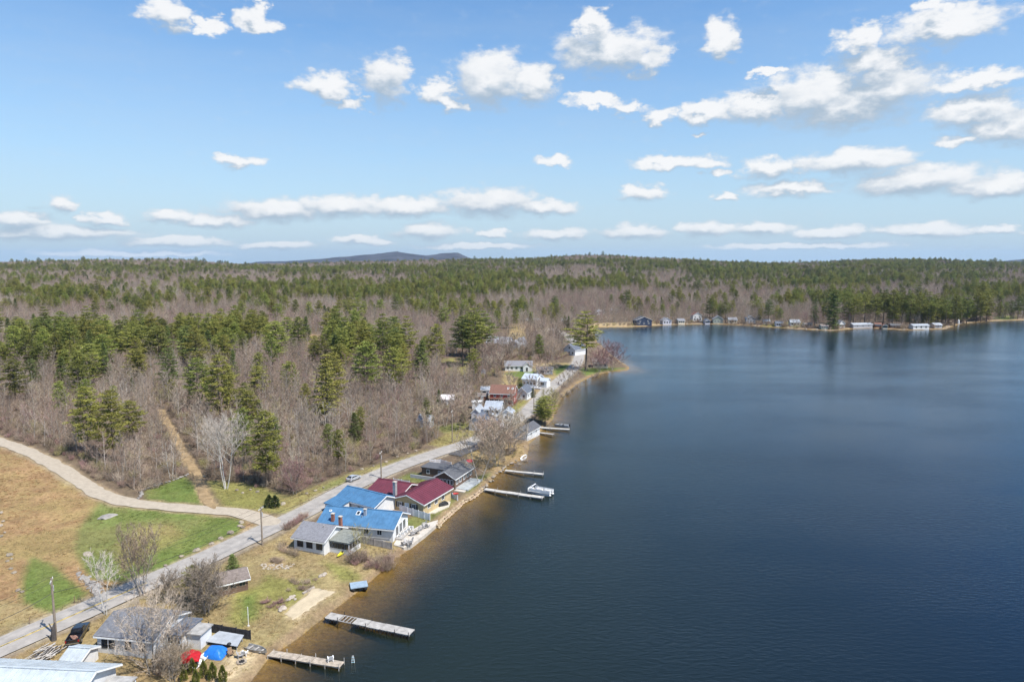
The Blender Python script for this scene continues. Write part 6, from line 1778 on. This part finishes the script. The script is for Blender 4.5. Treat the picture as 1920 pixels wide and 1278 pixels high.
for i, (fx, fy) in enumerate([(505,950),(516,951)]):
    plant_tree('arborvitae', 'twin green arborvitae at the mouth of the gravel lane', 'shrub', AM[1 - i % 1], at(fx, fy), 3.0, i * 2.0, 'arborvitae pair', 1.5)

# ------------------------------------------------------------------ yard shrubs
def shrub(label, foot, s, k, group=None, wide=1.2):
    o = bpy.data.objects.new('shrub', SHRUBS[k]); C.objects.link(o)
    p = at(*foot); o.location = p - Vector((0, 0, .1)); o.scale = (s * wide, s * wide, s); o.rotation_euler.z = rnd.uniform(0, 6.28)
    return tag(o, label, 'shrub', group)
for i in range(30):
    t = rnd.random(); fx = 655 + 80 * t; fy = 1052 + 14 * t + rnd.uniform(-9, 11) - 10 * abs(t - .5)
    shrub('brown leafless shrub in the thicket by the water below the white cottage', (fx, fy), rnd.uniform(.5, .85), rnd.choice([0, 1, 3, 4]), 'brown thicket by the water', 1.4)
for fx, fy in ((525,1030),(532,1034),(540,1036),(548,1040),(530,1024),(555,1043)): shrub('brown leafless shrub against the white cottage', (fx, fy), rnd.uniform(.6, .8), 0, 'shrubs against the white cottage', 1.4)
for i in range(16): shrub('rust brown shrub of the clipped hedge beside the garage road', (536 + 2.5 * i, 993 - 1.6 * i), rnd.uniform(.62, .75), 3 if i % 3 else 0, 'rust brown hedge by the road', 1.5)
for i in range(12): shrub('low tan brush along the old garden bed', (rnd.uniform(540, 606), rnd.uniform(1085, 1108)), rnd.uniform(.3, .5), 0, 'tan brush in the garden bed', 1.8)
for i in range(9): shrub('low reddish brush at the end of the garden bed', (rnd.uniform(492, 530), rnd.uniform(1128, 1146)), rnd.uniform(.3, .5), 3, 'reddish brush at the garden bed', 1.8)
for i in range(7): shrub('low brown brush behind the pale rubble strip', (rnd.uniform(500, 548), rnd.uniform(1050, 1056)), rnd.uniform(.35, .5), 0, 'brush behind the rubble strip', 1.8)
for i in range(14): shrub('leafless brush beside the fence by the red tarp shelter', (rnd.uniform(295, 345), rnd.uniform(1215, 1270)), rnd.uniform(.5, .9), rnd.choice([0, 2]), 'brush near the red tarp shelter', 1.3)
for i in range(26):
    t = rnd.random(); shrub('leafless scrub on the lakeside bank of the road', (1000 + 125 * t, 790 - 88 * t ** .8 + rnd.uniform(-3, 3)), rnd.uniform(.6, 1.0), rnd.choice([0, 1, 2]), 'scrub on the lakeside bank', 1.3)
for i in range(16): shrub('leafless scrub on the bank by the slim dock', (rnd.uniform(915, 985), rnd.uniform(845, 880)), rnd.uniform(.4, .8), rnd.choice([0, 2, 5]), 'scrub by the slim dock', 1.3)
sel_px = [(rnd.uniform(1180, 1900)) for _ in range(60)]
for fx in sel_px:
    base = np.interp(fx, [1180,1250,1330,1400,1440,1500,1560,1600,1640,1700,1770,1800,1850,1920], [613,609,607,610,613,617,620,616,615,619,617,607,602,600])
    shrub('leafless scrub along the far shore', (fx, base - rnd.uniform(2, 5)), rnd.uniform(.9, 1.6), rnd.choice([0, 1, 2, 4]), 'scrub along the far shore', 1.5)
for i in range(40):
    fx = rnd.uniform(1120, 1900); base = np.interp(fx, [1120,1180,1250,1330,1400,1440,1500,1560,1600,1640,1700,1770,1800,1850,1920], [613,613,609,607,610,613,617,620,616,615,619,617,607,602,600])
    q = flat_ground(fx, base - .6)
    tag(rock((q[0], q[1], .2), rnd.uniform(.7, 1.7), mat('pale_stone', (.38,.33,.27)), seed=i), 'pale boulder along the far water edge', 'boulder', 'boulders along the far shore')

# ------------------------------------------------------------------ grass tufts over fields and yards
def tuft(seed, H, n, m):
    r = np.random.default_rng(seed)
    a = r.uniform(0, 6.283, n); q = np.sqrt(r.random(n)) * .32
    A = np.stack([np.cos(a) * q, np.sin(a) * q, np.full(n, -.03)], 1)
    B = A + np.stack([r.normal(size=n) * .16, r.normal(size=n) * .16, r.uniform(.5, 1, n) * H], 1)
    v, f_ = sliver(A, B, np.full(n, .07), seed); me = np_mesh('tuft', v, f_); me.materials.append(m); return me
TUFTS = [tuft(1, .34, 22, mat('straw_blades', (.33,.25,.12), .95, .15, .3, rand=.2)), tuft(2, .26, 22, mat('straw_blades', (.33,.25,.12))),
         tuft(3, .30, 22, mat('rust_blades', (.32,.20,.10), .95, .15, .3, rand=.2)), tuft(4, .20, 24, mat('green_blades', (.13,.165,.04), .9, .15, .3, rand=.2)), tuft(5, .24, 22, mat('olive_blades', (.20,.19,.07), .9, .15, .3, rand=.2))]
gx_, gy_ = jitter_grid(-190, 10, 84, 262, 1.0, 123)
gd_ = shore_dist(gx_, gy_); k = gd_ > 1.6; gx_, gy_ = gx_[k], gy_[k]; gd_ = gd_[k]
gz_ = height(gx_, gy_); gpx, gpy = to_px(gx_, gy_, gz_)
ok = np.zeros(len(gx_), bool)
for poly, c_ in ZONES:
    if c_ != SAND: ok |= in_poly(gpx, gpy, poly)
ok &= (gpx > -40) & (gpy < 1300)
for hp_ in ([(735,1010),(790,980),(825,975),(828,990),(770,1035),(735,1026)], [(786,958),(828,934),(850,941),(842,954),(800,966)], [(530,1152),(552,1140),(586,1104),(626,1108),(600,1128),(556,1160)]): ok &= ~in_poly(gpx, gpy, hp_)
ok &= (polyline_dist(gx_, gy_, ROAD) > ROAD_W / 2 + .7) & (polyline_dist(gx_, gy_, GRAVEL) > GRAVEL_W / 2 + .7) & (polyline_dist(gx_, gy_, TRACK) > 1.6)
dens_ = 0.55 + 0.7 * fbm(gx_, gy_, 9, 3, 140)
ok &= rng.random(len(gx_)) < dens_
gx_, gy_, gz_, gd_ = gx_[ok], gy_[ok], gz_[ok], gd_[ok]
gc = ground_colour(gx_, gy_, gz_, gd_)
n = len(gx_); ratio = gc[:, 1] / gc[:, 0]
pk = np.where(ratio > 1.12, 3, np.where(ratio > .88, 4, np.where(ratio < .69, rng.choice([2, 2, 0], n), rng.choice([0, 1], n))))
s_ = rng.uniform(.6, 1.25, n) * np.where(pk == 3, .8, 1)
scatter('grass', 'dry and green grass tufts over fields and yards', TUFTS, np.stack([gx_, gy_, gz_], 1), pk, np.stack([s_ * 1.3, s_ * 1.3, s_], 1), np.stack([np.zeros(n), np.zeros(n), rng.uniform(0, 6.28, n)], 1))
print('tufts', n)

# ------------------------------------------------------------------ the air
mb = MB(); mb.box(-14500, -600, -7.5, 14500, 15500, 262.0)
hm = bpy.data.materials.new('haze_air'); hm.use_nodes = True
t = hm.node_tree; t.nodes.clear()
pv = N(t, 'ShaderNodeVolumePrincipled', {'Color': (0.52, 0.74, 1.0, 1), 'Density': 3.0e-5, 'Anisotropy': 0.2})
N(t, 'ShaderNodeOutputMaterial', {'Volume': pv.outputs[0]})
tag(mb.build('haze', hm), 'thin clear-day haze over lake and forest', None, None, 'stuff')
